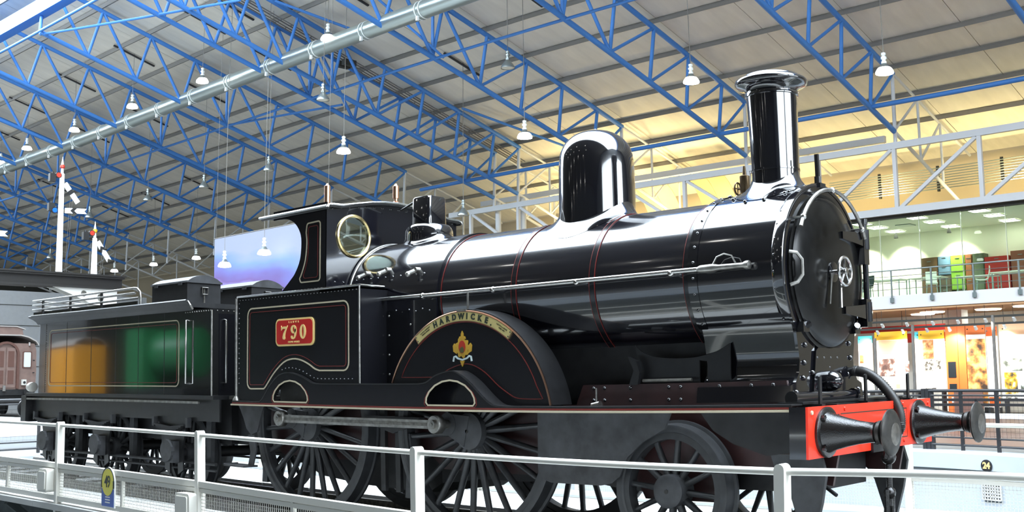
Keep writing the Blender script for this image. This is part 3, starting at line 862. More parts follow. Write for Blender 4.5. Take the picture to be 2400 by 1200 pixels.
# number disc and grille on the pit wall
a = math.atan2(12.05, 3.35)
dn = thing('number_disc', 'round black disc with gold number 24 on the white pit wall', 'number plate', (TC[0] + (TR - .05) * math.cos(a), TC[1] + (TR - .05) * math.sin(a), -.24), a - PI / 2)
m = MB(); m.lathe([(-.012, .11), (.008, .11)], (0, 0), 'y', 28); obj('disc', m, 'barrier_black', dn)
letters('digits', '24', .155, 'plate_cream', dn, face_s(0, -.014, 0), .006, .002, .9)
gr = thing('vent_grille', 'square metal grille on the pit wall under the number disc', 'grille', (TC[0] + (TR - .02) * math.cos(a - .004), TC[1] + (TR - .02) * math.sin(a - .004), -.70), a - PI / 2)
m = MB(); m.box(-.18, .18, 0, .02, -.14, .14); obj('backing', m, 'steel_worn', gr, 0)
for i in range(8):
    x = -.18 + .36 * i / 7
    bar('grille_bar', (x, -.01, -.14), (x, -.01, .14), .009, 'gallery_white', gr, 'box')
for i in range(6):
    z = -.14 + .28 * i / 5
    bar('grille_bar', (-.18, -.01, z), (.18, -.01, z), .009, 'gallery_white', gr, 'box')
# bridge
RP = [(-14.38, -1.81), (-10.93, -2.01), (-7.48, -2.207), (-4.03, -2.30), (-.506, -2.524), (2.784, -2.80), (6.3, -2.18)]
br = thing('turntable_bridge', 'turntable bridge with white walkways and dark track bed under the engine', 'turntable', (-4.55, 0, 0))
def bx(n, x0, x1, y0, y1, z0, z1, mm, par=br):
    b = MB(); b.box(x0 + 4.55, x1 + 4.55, y0, y1, z0, z1)
    return obj(n, b, mm, par, 0)
bx('track_bed', -16.4, 7.3, -1.25, 1.25, -.30, -.16, 'deck_dark')
for s in (-1, 1):
    bx('girder', -16.3, 7.2, s * .75 - .2, s * .75 + .2, -1.6, -.30, 'pit_grey')
    bx('rail', -16.4, 7.3, s * .7525 - .035, s * .7525 + .035, -.16, 0, 'steel_worn')
def edge(x):
    for p, q_ in zip(RP, RP[1:]):
        if p[0] <= x <= q_[0]:
            return p[1] + (q_[1] - p[1]) * (x - p[0]) / (q_[0] - p[0])
    return RP[0][1] if x < RP[0][0] else RP[-1][1]
for i in range(20):
    x0, x1 = -16.2 + 1.16 * i, -16.2 + 1.16 * i + 1.15
    b = MB(); b.plate([(x0 + 4.55, -1.25), (x1 + 4.55, -1.25), (x1 + 4.55, edge(x1) - .09), (x0 + 4.55, edge(x0) - .09)], 'z', -.10, -.03 + .003 * (i % 2))
    obj('deck_plate', b, 'deck_white', br, 0)
    b = MB(); b.plate([(x0 + 4.55, 1.25), (x1 + 4.55, 1.25), (x1 + 4.55, 2.75), (x0 + 4.55, 2.75)], 'z', -.10, -.03 + .003 * (i % 2))
    obj('deck_plate', b, 'deck_white', br, 0)
for i in range(27):
    x = -15.8 + .86 * i
    bx('sleeper', x, x + .25, -1.22, 1.22, -.165, -.13, 'deck_dark')
for p in RP + [(-12.6, -1.91), (-9.2, -2.1), (-5.7, -2.25)]:
    x, y = p[0] + 4.55, p[1]
    bar('bracket', (x, y, -.12), (x, -.95, -1.15), .045, 'pit_grey', br, 'box')
    bar('bracket_tie', (x, y, -.14), (x, -.95, -.2), .04, 'pit_grey', br, 'box')
# railings of the bridge
def railing(P, label, detail):
    t = thing('walkway_railing', label, 'railing', (P[0][0], P[0][1], -.03), 0, 'white railings of the turntable walkways')
    o = Vector((P[0][0], P[0][1], -.03))
    W_ = lambda p, z: Vector((p[0], p[1], z)) - o
    for i, p in enumerate(P):
        d = Vector(P[min(i + 1, len(P) - 1)]) - Vector(P[max(i - 1, 0)])
        d.normalize()
        b = MB()
        pr = [(-.026, -.32), (.026, -.32), (.026, .945)] + arc((0, .945), .026, 0, 180, 6) + [(-.026, .945)]
        b.plate([(-.032, -.2), (.032, -.2)] + [(.032, .94)] + arc((0, .94), .032, 20, 160, 6) + [(-.032, .94)], 'y', -.045, .045)
        q = obj('post', b, 'rail_white', t, 30)
        q.location = W_(p, 0); q.rotation_euler = (0, 0, math.atan2(d.y, d.x))
    for p, q in zip(P, P[1:]):
        bar('top_rail', W_(p, .927), W_(q, .927), .0215, 'rail_white', t)
        dn_ = (Vector(q) - Vector(p)).normalized()
        for z, h, w, nm in ((.432, .03, .035, 'middle_rail'), (.372, .02, .02, 'panel_frame'), (.035, .03, .03, 'bottom_rail')):
            bar(nm, W_(p, z), W_(q, z), h, 'rail_white', t, 'box', w, up=(0, 0, 1))
        mid = ((p[0] + q[0]) / 2, (p[1] + q[1]) / 2)
        bar('panel_frame', W_(mid, .04), W_(mid, .42), .02, 'rail_white', t, 'box')
        if detail:
            b = MB()
            A, B = W_(p, 0), W_(q, 0)
            L = (B - A).length
            n = int(L / .034)
            r = .0022
            nx = Vector((-dn_.y, dn_.x, 0)) * r
            dx = Vector((dn_.x, dn_.y, 0)) * r
            for i in range(n):
                c = A + (B - A) * (i / n)
                b.add([c - dx - nx + Vector((0, 0, .06)), c + dx - nx + Vector((0, 0, .06)), c + nx + Vector((0, 0, .06)), c - dx - nx + Vector((0, 0, .36)), c + dx - nx + Vector((0, 0, .36)), c + nx + Vector((0, 0, .36))],
                      [(0, 1, 4, 3), (1, 2, 5, 4), (2, 0, 3, 5)])
            for k in range(9):
                z = Vector((0, 0, .075 + .034 * k))
                up = Vector((0, 0, r))
                b.add([A + z - nx - up, A + z - nx + up, A + z + nx, B + z - nx - up, B + z - nx + up, B + z + nx], [(0, 1, 4, 3), (1, 2, 5, 4), (2, 0, 3, 5)])
            obj('wire_mesh', b, 'rail_white', t, 0, kind='stuff')
    return t
railing(RP, 'white railing with wire mesh panels in front of the engine wheels', True)
railing([(-15.5, 2.7), (-12.0, 2.7), (-8.5, 2.7), (-5.0, 2.7), (-1.5, 2.7), (1.2, 2.7), (7.3, 2.7)], 'white railing on the far side of the engine, seen between the wheels', True)
# little boxes on the railing
for (x, y, z, w, l) in ((-7.66, -2.27, .25, .125, 'white rounded junction box beside the leftmost railing post'), (-4.15, -2.37, .20, .14, 'white rounded junction box on the second railing post from the left')):
    b = MB(); b.plate(rrect(-w, w, -.14, .14, .035), 'y', -.07, .07)
    o = tag(obj('junction_box', b, 'rail_white', None, 30), l, 'box'); o.location = (x, y, z)
    b = MB(); b.plate(rrect(-w * .8, w * .8, -.11, .11, .02), 'y', -.085, -.07); obj('cover', b, 'rail_white', o, 30)
# the sign 49
mat('sign_yellow', '#e8dc3a', 0.4); mat('sign_blue', '#3158b4', 0.4); mat('sign_white', '#f2f2ee', 0.4)
sg = thing('number_sign', 'white arched sign with black 49 on yellow above a blue field', 'sign', (-6.0, -2.30, .0), -.027)
out = [(-.165, .04), (.165, .04), (.165, .32)] + [(.165 * math.cos(math.radians(a_)), .32 + .175 * math.sin(math.radians(a_))) for a_ in range(10, 180, 10)] + [(-.165, .32)]
b = MB(); b.plate(out, 'y', -.008, .008); obj('board', b, 'sign_white', sg, 20)
b = MB(); b.plate([(-.15, .05), (.15, .05), (.15, .25), (-.15, .25)], 'y', -.011, -.008); obj('blue_field', b, 'sign_blue', sg, 0)
b = MB(); b.plate([(.142 * math.cos(2 * PI * i / 28), .322 + .152 * math.sin(2 * PI * i / 28)) for i in range(28)], 'y', -.015, -.011); obj('yellow_disc', b, 'sign_yellow', sg, 0)
b = MB(); b.strip([(.153 * math.cos(math.radians(a_)), .325 + .163 * math.sin(math.radians(a_))) for a_ in range(-5, 186, 8)], .012, 'y', -.014, -.010)
for s in (-1, 1): b.box(s * .152 - .014, s * .152 + .014, -.017, -.010, .26, .345)
obj('headphone_mark', b, 'letter_black', sg, 0)
letters('digits', '49', .19, 'letter_black', sg, face_s(0, -.017, .325), .002, .001, .85, .85)
for i, tx in enumerate(('Listen here', 'to find out', 'about the', 'engine')[:0] or ('=====', '=== ==', '== ===', '=====')):
    pass
b = MB()
for i, (w, z) in enumerate(((.07, .19), (.055, .15), (.06, .12), (.06, .09))):
    b.box(-w, w, -.013, -.011, z, z + .012)
obj('caption_lines', b, 'sign_white', sg, 0, kind='stuff')
# black barrier on the far pit edge
def barrier(P, label, posts):
    t = thing('safety_barrier', label, 'barrier', (P[0][0], P[0][1], -.02), 0, 'black barriers around the pit')
    o = Vector((P[0][0], P[0][1], 0))
    for p, q in zip(P, P[1:]):
        A, B = Vector((p[0], p[1], 0)) - o, Vector((q[0], q[1], 0)) - o
        for z, r in ((1.12, .03), (1.03, .017), (.24, .017), (.10, .022)):
            bar('barrier_rail', A + Vector((0, 0, z)), B + Vector((0, 0, z)), r, 'barrier_black', t)
        for k in range(posts):
            c = A + (B - A) * (k / posts)
            bar('upright', c, c + Vector((0, 0, 1.1)), .03, 'barrier_black', t, 'box', .025)
        b = MB()
        n = int((B - A).length / .08)
        for i in range(n):
            c = A + (B - A) * (i / n); r = .0018
            b.add([c + Vector((-r, 0, .24)), c + Vector((r, 0, .24)), c + Vector((r, 0, 1.03)), c + Vector((-r, 0, 1.03))], [(0, 1, 2, 3)])
        for k in range(9):
            z = .28 + .08 * k
            b.add([A + Vector((0, 0, z)), B + Vector((0, 0, z)), B + Vector((0, 0, z + .004)), A + Vector((0, 0, z + .004))], [(0, 1, 2, 3)])
        obj('wire_mesh', b, 'barrier_black', t, 0, kind='stuff')
    return t
def rim(a, r=12.75): return (TC[0] + r * math.cos(math.radians(a)), TC[1] + r * math.sin(math.radians(a)))
t = barrier([rim(a_) for a_ in (112, 100, 81.0, 71, 60, 49)], 'black mesh barrier on the far pit edge below the display boards', 3)
c = Vector((*rim(81.0), 0)) - Vector((*rim(112), 0))
for dx in (-.08, .0, .08):
    bar('gate_post', c + Vector((dx, 0, -.02)), c + Vector((dx, .02 * dx, 1.16)), .035, 'barrier_black', t, 'box')
mat('pale_mesh', '#9aa5ab', 0.6)
t = barrier([rim(a_) for a_ in (196, 184, 172, 160, 148)], 'dark mesh barrier on the pit edge behind the tender', 3)
# things on the brown floor
b = MB(); b.box(-6.2, .5, 19.0, 19.2, .30, .42); b.box(-6.0, -5.9, 19.0, 19.2, -.03, .3); b.box(.2, .3, 19.0, 19.2, -.03, .3); b.box(-3, -2.9, 19.0, 19.2, -.03, .3)
hobj('low_rail', b, 'gallery_white', 'long low white rail on the brown floor beyond the barrier', 'rail', smooth=0)
b = MB()
for z in (.55, .68): b.box(-8, 1, 20.6, 20.68, z, z + .07)
for x in (-7.5, -5, -2.5, 0): b.box(x, x + .06, 20.6, 20.68, -.03, .72)
hobj('dark_rail', b, 'barrier_black', 'dark double rail on the brown floor behind the low white one', 'rail', smooth=0)
# ================================================================== LEFT BACKGROUND
# signal gantry
gt = hthing('signal_gantry', 'black signal gantry beam over a white pierced bracket', 'gantry', -38, 0, 0)
b = MB(); b.box(-.35, .35, -4.0, 13.3, 5.40, 5.78); b.box(-.5, .5, -4.0, 13.35, 5.78, 5.86); b.box(-.45, .45, -4.0, 13.3, 5.34, 5.42)
obj('beam', b, 'gantry_black', gt, 0)
b = MB(); b.box(-.55, .55, -4.0, 13.4, 5.86, 5.93); obj('deck', b, 'gantry_black', gt, 0)
hole = lambda y, z, r: [(y + r * math.cos(2 * PI * i / 14), z + r * math.sin(2 * PI * i / 14)) for i in range(14)]
for dx in (-.3, .3):
    b = MB(); b.plate([(10.2, 5.36), (12.8, 5.36), (12.8, 4.3), (12.3, 4.55), (11.6, 4.86), (10.9, 5.12)], 'x', dx - .02, dx + .02, [hole(11.6, 5.12, .13), hole(12.35, 4.98, .16)])
    obj('bracket', b, 'rail_white', gt, 0)
b = MB(); b.box(-.3, .3, 12.8, 13.1, -.05, 5.36); obj('leg', b, 'rail_white', gt, 0)
b = MB(); b.box(-.3, .3, -3.9, -3.6, -.05, 5.36); obj('leg', b, 'rail_white', gt, 0)
mat('signal_white', '#f4f4f2', 0.4); mat('signal_black', (.015, .015, .015), 0.5); mat('signal_red', '#c43a2a', .4); mat('signal_yellow', '#d9a520', .4); mat('signal_blue', '#1f63d0', .2)
def signal(Y, top, label, arms, finial):
    t = hthing('semaphore_signal', label, 'signal', -38, Y, 5.93, 'semaphore signals on the gantry')
    h = top - 5.93
    b = MB(); b.add([(-.10, -.10, 0), (.10, -.10, 0), (.10, .10, 0), (-.10, .10, 0), (-.07, -.07, h - .75), (.07, -.07, h - .75), (.07, .07, h - .75), (-.07, .07, h - .75)], [(0, 1, 5, 4), (1, 2, 6, 5), (2, 3, 7, 6), (3, 0, 4, 7), (4, 5, 6, 7), (0, 3, 2, 1)])
    obj('post', b, 'signal_white', t, 0)
    b = MB(); b.lathe([(h - .75, .10), (h - .72, .10), (h - .70, .06), (h - .5, .05)], (0, 0), 'z', 10); obj('cap', b, 'signal_white', t)
    b = MB(); b.lathe([(h - .5, .05), (h - .45, .10), (h - .38, .10), (h - .33, .05)], (0, 0), 'z', 12); obj('finial_ball', b, finial, t)
    b = MB(); b.lathe([(h - .33, .055), (h, .005)], (0, 0), 'z', 10); obj('finial_spike', b, 'signal_white', t)
    for (z, ang, fish, lens) in arms:
        z -= 5.93
        rt = Matrix.Rotation(math.radians(-ang), 3, 'X')
        def arm_part(nm, y0, y1, mm, notch0, notch1, par=None):
            poly = [(y0, -.11), (y1, -.11)] + ([(y1 - .12, 0)] if notch1 else []) + [(y1, .11), (y0, .11)] + ([(y0 - .12, 0)] if notch0 else [])
            b = MB(); b.plate(poly, 'x', .12, .15)
            o = obj(nm, b, mm, par or t, 0)
            return o
        o = arm_part('arm', .12, .46, 'signal_white', False, fish)
        o.location = (0, 0, z); o.rotation_euler = (math.radians(ang), 0, 0)
        for nm, y0, y1, mm in (('arm_band', .46, .64, 'signal_black'), ('arm_tip', .64, 1.08, 'signal_white')):
            q = arm_part(nm, y0, y1, mm, fish, fish, o)
        b = MB(); b.lathe([(.0, .13), (.10, .13)], (-.3, 0), 'x', 14); b2 = obj('spectacle', b, 'signal_black', o)
        b = MB(); b.lathe([(.095, .10), (.12, .10)], (-.3, 0), 'x', 14); obj('lens', b, lens, b2)
        b = MB(); b.box(-.1, .1, -.55, -.3, -.05, .28); b.cyl((0, -.42, .28), (0, -.42, .36), .06, n=8); obj('lantern', b, 'signal_black', t, 20).location = (0, 0, z)
    for k, dy in enumerate((.35, .45)):
        bar('wire', (.1, dy * .6, 0), (.1, dy, min(h - 1, 3.2)), .008, 'steel_worn', t)
signal(10.62, 10.79, 'tall white signal post with two arms, red ball finial', [(9.75, -52, False, 'signal_red'), (8.52, 3, True, 'signal_blue')], 'signal_red')
signal(12.16, 8.22, 'short white signal post with one drooping arm, yellow ball finial', [(7.45, -55, True, 'signal_red')], 'signal_yellow')
signal(7.35, 9.3, 'signal whose notched white arm tip pokes in at the left edge', [(7.32, 2, True, 'signal_red')], 'signal_yellow')
# carriage end
mat('teak', '#7a645c', 0.45, var=.12, vs_=4); mat('teak_dark', '#5d3f36', 0.5); mat('carriage_roof', '#a7a19c', 0.6); mat('win_bright', '#cfd8dc', 0.2)
cr = hthing('railway_carriage', 'pinkish brown wooden railway carriage end behind the tender', 'carriage', -43, 10.5, 0)
prof = [(-1.33, 1.15), (-1.36, 2.0), (-1.34, 2.9), (-1.25, 3.2), (1.25, 3.2), (1.34, 2.9), (1.36, 2.0), (1.33, 1.15)]
b = MB(); b.plate(prof, 'x', -14, 0); obj('body', b, 'teak', cr, 20)
b = MB(); b.sheet([(1.42, 3.15), (1.3, 3.32), (.95, 3.50), (.6, 3.58), (-.6, 3.58), (-.95, 3.50), (-1.3, 3.32), (-1.42, 3.15)], 'x', -14.1, .12, .05); obj('roof', b, 'carriage_roof', cr, 30)
b = MB(); b.plate([(-.72, 3.58), (.72, 3.58), (.66, 3.86), (.3, 3.95), (-.3, 3.95), (-.66, 3.86)], 'x', -14, .05); obj('clerestory', b, 'teak', cr, 20)
b = MB(); b.sheet([(.80, 3.84), (.4, 3.96), (-.4, 3.96), (-.80, 3.84)], 'x', -14.1, .1, .04); obj('clerestory_roof', b, 'carriage_roof', cr, 30)
b = MB(); b.strip([(-.52, 1.2), (-.52, 2.7)] + arc((0, 2.7), .52, 180, 0, 12) + [(.52, 1.2)], .10, 'x', 0, .10); obj('gangway_frame', b, 'teak_dark', cr, 20)
for s in (-1, 1):
    b = MB(); b.box(.0, .05, s * .22 - .19, s * .22 + .19, 1.25, 3.0); q = obj('door', b, 'teak', cr, 0)
    b = MB(); b.box(.05, .06, s * .22 - .13, s * .22 + .13, 2.15, 2.85); obj('door_panel', b, 'teak_dark', q, 0)
    b = MB(); b.box(.05, .06, s * .22 - .13, s * .22 + .13, 1.4, 2.0); obj('door_panel', b, 'teak_dark', q, 0)
    b = MB(); b.plate(rrect(s * .93 - .20, s * .93 + .20, 2.1, 2.85, .05), 'x', 0, .04); w_ = obj('window_frame', b, 'teak_dark', cr, 20)
    b = MB(); b.plate(rrect(s * .93 - .15, s * .93 + .15, 2.15, 2.8, .04), 'x', .04, .05); obj('pane', b, 'win_bright', w_, 20)
    b = MB(); b.lathe([(0, .06), (.3, .06), (.32, .17), (.36, .17)], (s * .86, 1.05), 'x', 14); obj('buffer', b, 'black_satin', cr)
    for z in (1.9, 2.45): bar('grab_iron', (.05, s * 1.18, z), (.05, s * 1.26, z), .02, 'black_frame', cr)
    bar('lamp_bracket', (.06, s * 1.0, 3.1), (.06, s * 1.0, 3.25), .04, 'carriage_roof', cr)
b = MB(); b.box(-.2, .05, -1.3, 1.3, .92, 1.17); obj('headstock', b, 'black_frame', cr, 0)
b = MB(); b.box(-13.8, -.2, -1.2, 1.2, .55, .95); obj('underframe', b, 'black_frame', cr, 0)
b = MB(); b.box(.06, .2, .68, .86, 1.35, 1.6); q = obj('tail_lamp', b, 'rail_white', cr, 0)
b = MB(); b.lathe([(.2, .06), (.22, .06)], (.77, 1.47), 'x', 10); obj('lens', b, 'signal_black', q)
b = MB(); b.box(.05, .12, -.12, .0, 1.1, 1.35); obj('coupling', b, 'steel_bright', cr, 0)
for x in (-2, -4.4, -9.6, -12):
    for s in (-.75, .75):
        b = MB(); b.lathe([(s - .06, .42), (s + .06, .42)], (x, .46), 'y', 20); obj('wheel', b, 'black_frame', cr)
b = MB(); b.box(-55.8, -19.2, 9.70, 9.77, -.05, .02); b.box(-55.8, -19.2, 11.23, 11.30, -.05, .02)
hobj('track', b, 'steel_worn', 'pair of running rails under the brown carriage', 'track', smooth=0)
# grey partition wall and platform
hb('wall_partition', -56.2, -56.0, -20, 24, -.05, 6.6, 'wall_grey', None, 'grey cladding wall behind the carriage and gantry', None, 'structure')
for k in range(5):
    hb('trim_%d' % (k + 3), -56.0, -55.97, -20, 24, 1.2 + 1.15 * k, 1.23 + 1.15 * k, 'wall_dark', None, 'dark horizontal joint of the grey cladding wall', None, 'structure')
mat('platform', '#a9adb0', .7)
hb('platform', -36.5, -19, 12.6, 16, -.05, .35, 'platform', None, 'low pale platform edge beyond the pit behind the tender', 'platform')
hb('platform', -36.5, -20, -6.0, 7.6, -.05, .22, 'platform', None, 'wide low pale platform at the left edge behind the railing', 'platform')
# lilac banner
m_ = bpy.data.materials.new('banner_print'); m_.use_nodes = True; nt = m_.node_tree; bs_ = nt.nodes['Principled BSDF']; bs_.inputs['Roughness'].default_value = .8
tc = nt.nodes.new('ShaderNodeTexCoord'); sp_ = nt.nodes.new('ShaderNodeSeparateXYZ'); nz = nt.nodes.new('ShaderNodeTexNoise'); nz.inputs['Scale'].default_value = .55; nz.inputs['Detail'].default_value = 3
mp = nt.nodes.new('ShaderNodeMapping'); mp.inputs['Scale'].default_value = (.5, 1, 1.6)
ad = nt.nodes.new('ShaderNodeMath'); ad.operation = 'MULTIPLY_ADD'; ad.inputs[1].default_value = .36; ad.inputs[2].default_value = 0
a2 = nt.nodes.new('ShaderNodeMath'); a2.operation = 'MULTIPLY_ADD'; a2.inputs[1].default_value = .55
a3 = nt.nodes.new('ShaderNodeMath'); a3.operation = 'MULTIPLY_ADD'; a3.inputs[1].default_value = .035
r = nt.nodes.new('ShaderNodeValToRGB')
nt.links.new(tc.outputs['Object'], sp_.inputs[0]); nt.links.new(tc.outputs['Object'], mp.inputs[0]); nt.links.new(mp.outputs[0], nz.inputs['Vector'])
nt.links.new(sp_.outputs['Z'], ad.inputs[0]); nt.links.new(nz.outputs[0], a2.inputs[0]); nt.links.new(ad.outputs[0], a2.inputs[2]); nt.links.new(sp_.outputs['X'], a3.inputs[0]); nt.links.new(a2.outputs[0], a3.inputs[2]); nt.links.new(a3.outputs[0], r.inputs[0])
els = r.color_ramp.elements
els[0].position, els[0].color = .15, (*lin('#50488a'), 1)
els[1].position, els[1].color = 1.15 if False else 1.0, (*lin('#787d90'), 1)
for p_, c_ in ((.38, '#5a508e'), (.52, '#746a98'), (.60, '#574276'), (.74, '#595990'), (.86, '#5c72a0')):
    e = els.new(p_); e.color = (*lin(c_), 1)
nt.links.new(r.outputs[0], bs_.inputs['Base Color'])
MATS['banner_print'] = m_
b = MB(); b.box(0, 8.2, -.02, .02, 0, 2.55)
bn = hobj('hanging_banner', b, 'banner_print', 'large lilac and blue cloud-print banner hanging behind the cab', 'banner', at=(-34.5, 16.0, 4.87), smooth=0)
bar('top_bar', (-.05, 0, 2.57), (8.3, 0, 2.57), .03, 'steel_worn', bn)
bar('bottom_bar', (-.05, 0, -.03), (8.3, 0, -.03), .05, 'wall_dark', bn)
for x in (.1, 4, 8): bar('cable', (x, 0, 2.57), (x, 0, zt(16) + .3 - 4.87), .008, 'steel_worn', bn)
# ================================================================== THE ENGINE
mat('door_black', (0.006, 0.006, 0.006), 0.20, spec=0.25, var=0.6, vs_=5)
mat('buffer_face', (0.035, 0.033, 0.030), 0.45, 0.6, var=0.5, vs_=14)
EN = thing('steam_locomotive', 'glossy black steam locomotive with tall chimney, brass nameplate and red buffer beam', 'locomotive', (0, 0, 0))
def part(name, mb, m, par=None, smooth=38, label=None, kind=None):
    return obj(name, mb, m, par if par is not None else EN, smooth, label, kind)
ZB = 2.305                       # boiler centre line
YV, YP, YS = -1.10, -1.07, -.93  # valance, cab side panel, splasher face
def rivet_mesh(pts, r, m, par=None):
    b = MB()
    for p, n in pts:
        n = Vector(n).normalized(); p = Vector(p)
        u = n.cross(Vector((0, 0, 1)) if abs(n.z) < .9 else Vector((1, 0, 0))).normalized(); w = n.cross(u)
        vs_ = []
        for h, k in ((0, 1.0), (.55, .8), (.9, .35)):
            for i in range(7):
                a = 2 * PI * i / 7
                vs_.append(p + n * (h * r) + (u * math.cos(a) + w * math.sin(a)) * (r * k))
        f = [(j * 7 + i, j * 7 + (i + 1) % 7, j * 7 + 7 + (i + 1) % 7, j * 7 + 7 + i) for j in range(2) for i in range(7)] + [tuple(14 + i for i in range(7))]
        b.add(vs_, f)
    return part('rivet_rows', b, m, par, 60, kind='stuff')
# boiler, firebox, smokebox
b = MB(); b.lathe([(-2.20, .674), (.765, .674)], (0, ZB), 'x', 72); boiler = part('boiler', b, 'black_boiler', None, 50)
b = MB()
fp = arc((0, ZB), .697, 0, 180, 36) + [(-.697, 1.30), (.697, 1.30)]
b.plate(fp, 'x', -3.62, -2.20); fb = part('firebox', b, 'black_boiler', None, 30)
b = MB(); b.lathe([(-3.60, .70), (-3.60, .712), (-3.575, .712), (-3.57, .70)], (0, ZB), 'x', 48, caps=False, a0=0, a1=PI); part('firebox_edge_strip', b, 'steel_dull', fb, 50)
for x in (-2.185, -1.185, -.26, .735):
    b = MB(); b.lathe([(x - .028, .674), (x - .028, .680), (x + .028, .680), (x + .028, .674)], (0, ZB), 'x', 72, caps=False); q = part('boiler_band', b, 'black_lined', boiler, 30)
    b = MB()
    for d, in ((-.031,), (.029,)):
        b.lathe([(x + d - .002, .676), (x + d - .002, .6815), (x + d + .002, .6815), (x + d + .002, .676)], (0, ZB), 'x', 72, caps=False)
    o = obj('red_line', b, 'red_line', boiler, 30)
b = MB(); b.lathe([(.765, .674), (.765, .706), (1.645, .706)], (0, ZB), 'x', 72); sb = part('smokebox', b, 'black_gloss', None, 30)
b = MB(); b.lathe([(.79, .706), (.79, .712), (.86, .712), (.86, .706)], (0, ZB), 'x', 72, caps=False); part('smokebox_strap', b, 'black_gloss', sb, 30)
rv = []
for x in (.825, 1.585):
    for i in range(34):
        a = 2 * PI * i / 34 + .05
        rv.append(((x, .711 * math.cos(a), ZB + .711 * math.sin(a)), (0, math.cos(a), math.sin(a))))
for i in range(6):
    rv.append(((.86 + .13 * i, -.27, ZB + .655), (0, -.38, .92))); rv.append(((.86 + .13 * i, .27, ZB + .655), (0, .38, .92)))
rivet_mesh(rv, .013, 'black_gloss', sb)
# saddle under the smokebox and front plate
half = [(.565, ZB - .42), (.53, 1.80), (.50, 1.66), (.485, 1.58), (.50, 1.48), (.555, 1.41), (.64, 1.385), (.66, 1.26)]
pl = arc((0, ZB), .712, -42, 222, 48)
front = pl + [(-y, z) for y, z in half[1:]] + [(y, z) for y, z in reversed(half[1:])]
b = MB(); b.plate(front, 'x', 1.642, 1.668); fpl = part('front_plate', b, 'black_gloss', None, 20)
b = MB(); b.lathe([(1.56, .706), (1.60, .725), (1.668, .73), (1.674, .715), (1.672, .69)], (0, ZB), 'x', 72, caps=False, a0=math.radians(-30), a1=math.radians(210)); part('front_ring', b, 'black_gloss', fpl, 40)
low = [(-y, z) for y, z in half] + [(y, z) for y, z in reversed(half)]
b = MB(); b.plate([(-.60, ZB - .37)] + low + [(.60, ZB - .37)], 'x', .80, 1.642); part('saddle', b, 'black_gloss', None, 40)
b = MB(); b.plate(spline([(.10, 1.76), (.20, 1.685), (.36, 1.645), (.55, 1.632), (.74, 1.638), (.92, 1.675), (1.06, 1.74)], 4) + [(1.06, 1.41), (.84, 1.41), (.84, 1.60), (.76, 1.61), (.76, 1.41), (.64, 1.41), (.18, 1.41), (.14, 1.56)], 'y', -.545, -.53); part('boiler_cradle', b, 'black_satin', None, 20)
b = MB(); b.box(-2.2, .80, -.40, .40, 1.24, 1.78); part('valve_chest', b, 'black_frame', None, 0)
rv = [((1.672, y, z), (1, 0, 0)) for y, z in [(-.22, 1.60), (-.10, 1.60), (.02, 1.60), (.14, 1.60), (-.28, 1.48), (.0, 1.52), (.20, 1.48), (.36, 1.46), (-.56, 1.33), (.56, 1.33), (-.42, 1.56), (-.44, 1.44), (.42, 1.60), (-.40, 1.70), (.40, 1.72)]]
rivet_mesh(rv, .024, 'black_gloss', fpl)
b = MB(); b.plate([(-.30, 1.30), (-.24, 1.655), (-.2, 1.68), (.26, 1.68), (.30, 1.64), (.36, 1.30)], 'x', 1.668, 1.69); part('cylinder_cover_plate', b, 'black_gloss', fpl, 20)
# door
b = MB(); b.lathe([(1.668, .645), (1.685, .645), (1.69, .622), (1.69, .612), (1.70, .612), (1.715, .58), (1.735, .40), (1.745, .2), (1.748, .001)], (0, 2.297), 'x', 72); door = part('smokebox_door', b, 'door_black', None, 25)
b = MB(); b.lathe([(1.744, .085), (1.755, .085), (1.76, .05), (1.76, .001)], (0, 2.297), 'x', 24); part('dart_boss', b, 'black_gloss', door)
b = MB(); b.cyl((1.74, 0, 2.295), (1.86, 0, 2.295), .02, n=10); part('spindle', b, 'steel_bright', door)
b = MB()
b.tube([(1.855, .115 * math.cos(2 * PI * i / 28), 2.295 + .115 * math.sin(2 * PI * i / 28)) for i in range(28)], .013, 8, closed=True)
for i in range(5):
    a = 2 * PI * i / 5 + .3
    b.cyl((1.855, .02 * math.cos(a), 2.295 + .02 * math.sin(a)), (1.855, .115 * math.cos(a), 2.295 + .115 * math.sin(a)), .009, n=6)
b.lathe([(1.84, .03), (1.872, .03), (1.876, .02)], (0, 2.295), 'x', 12)
part('hand_wheel', b, 'steel_bright', door)
b = MB(); b.tube([(1.80, .0, 2.295), (1.81, .0, 2.22), (1.815, -.02, 2.0)], [.016, .013, .017], 8); part('door_handle', b, 'steel_bright', door)
b = MB(); b.tube([(1.765, -.06, 2.28), (1.765, -.075, 2.2), (1.765, -.11, 2.03)], [.016, .008, .007], 6); part('dart_handle', b, 'steel_dull', door)
for z in (2.62, 1.99):
    b = MB(); b.plate([(.20, z - .03), (.52, z - .055), (.66, z - .07), (.66, z + .07), (.52, z + .055), (.20, z + .03)], 'x', 1.70, 1.755); part('hinge_strap', b, 'black_gloss', door, 20)
b = MB(); b.cyl((1.735, .665, 1.86), (1.735, .665, 2.76), .026, n=10); b.cyl((1.735, .665, 2.75), (1.735, .665, 2.80), .036, n=10)
for z in (2.62, 1.99): b.cyl((1.735, .665, z - .085), (1.735, .665, z + .085), .045, n=12)
part('hinge_pin', b, 'black_gloss', door)
for z0, z1 in ((2.40, 2.70), (1.86, 2.10)):
    b = MB(); b.box(1.67, 1.76, .60, .70, z0, z1); part('hinge_block', b, 'black_gloss', door, 0)
b = MB(); b.tube([(1.70, -.665, 2.42), (1.75, -.63, 2.41), (1.765, -.575, 2.36), (1.765, -.575, 2.24), (1.75, -.63, 2.18), (1.70, -.66, 2.16)], .015, 8); part('side_grip', b, 'steel_dull', door)
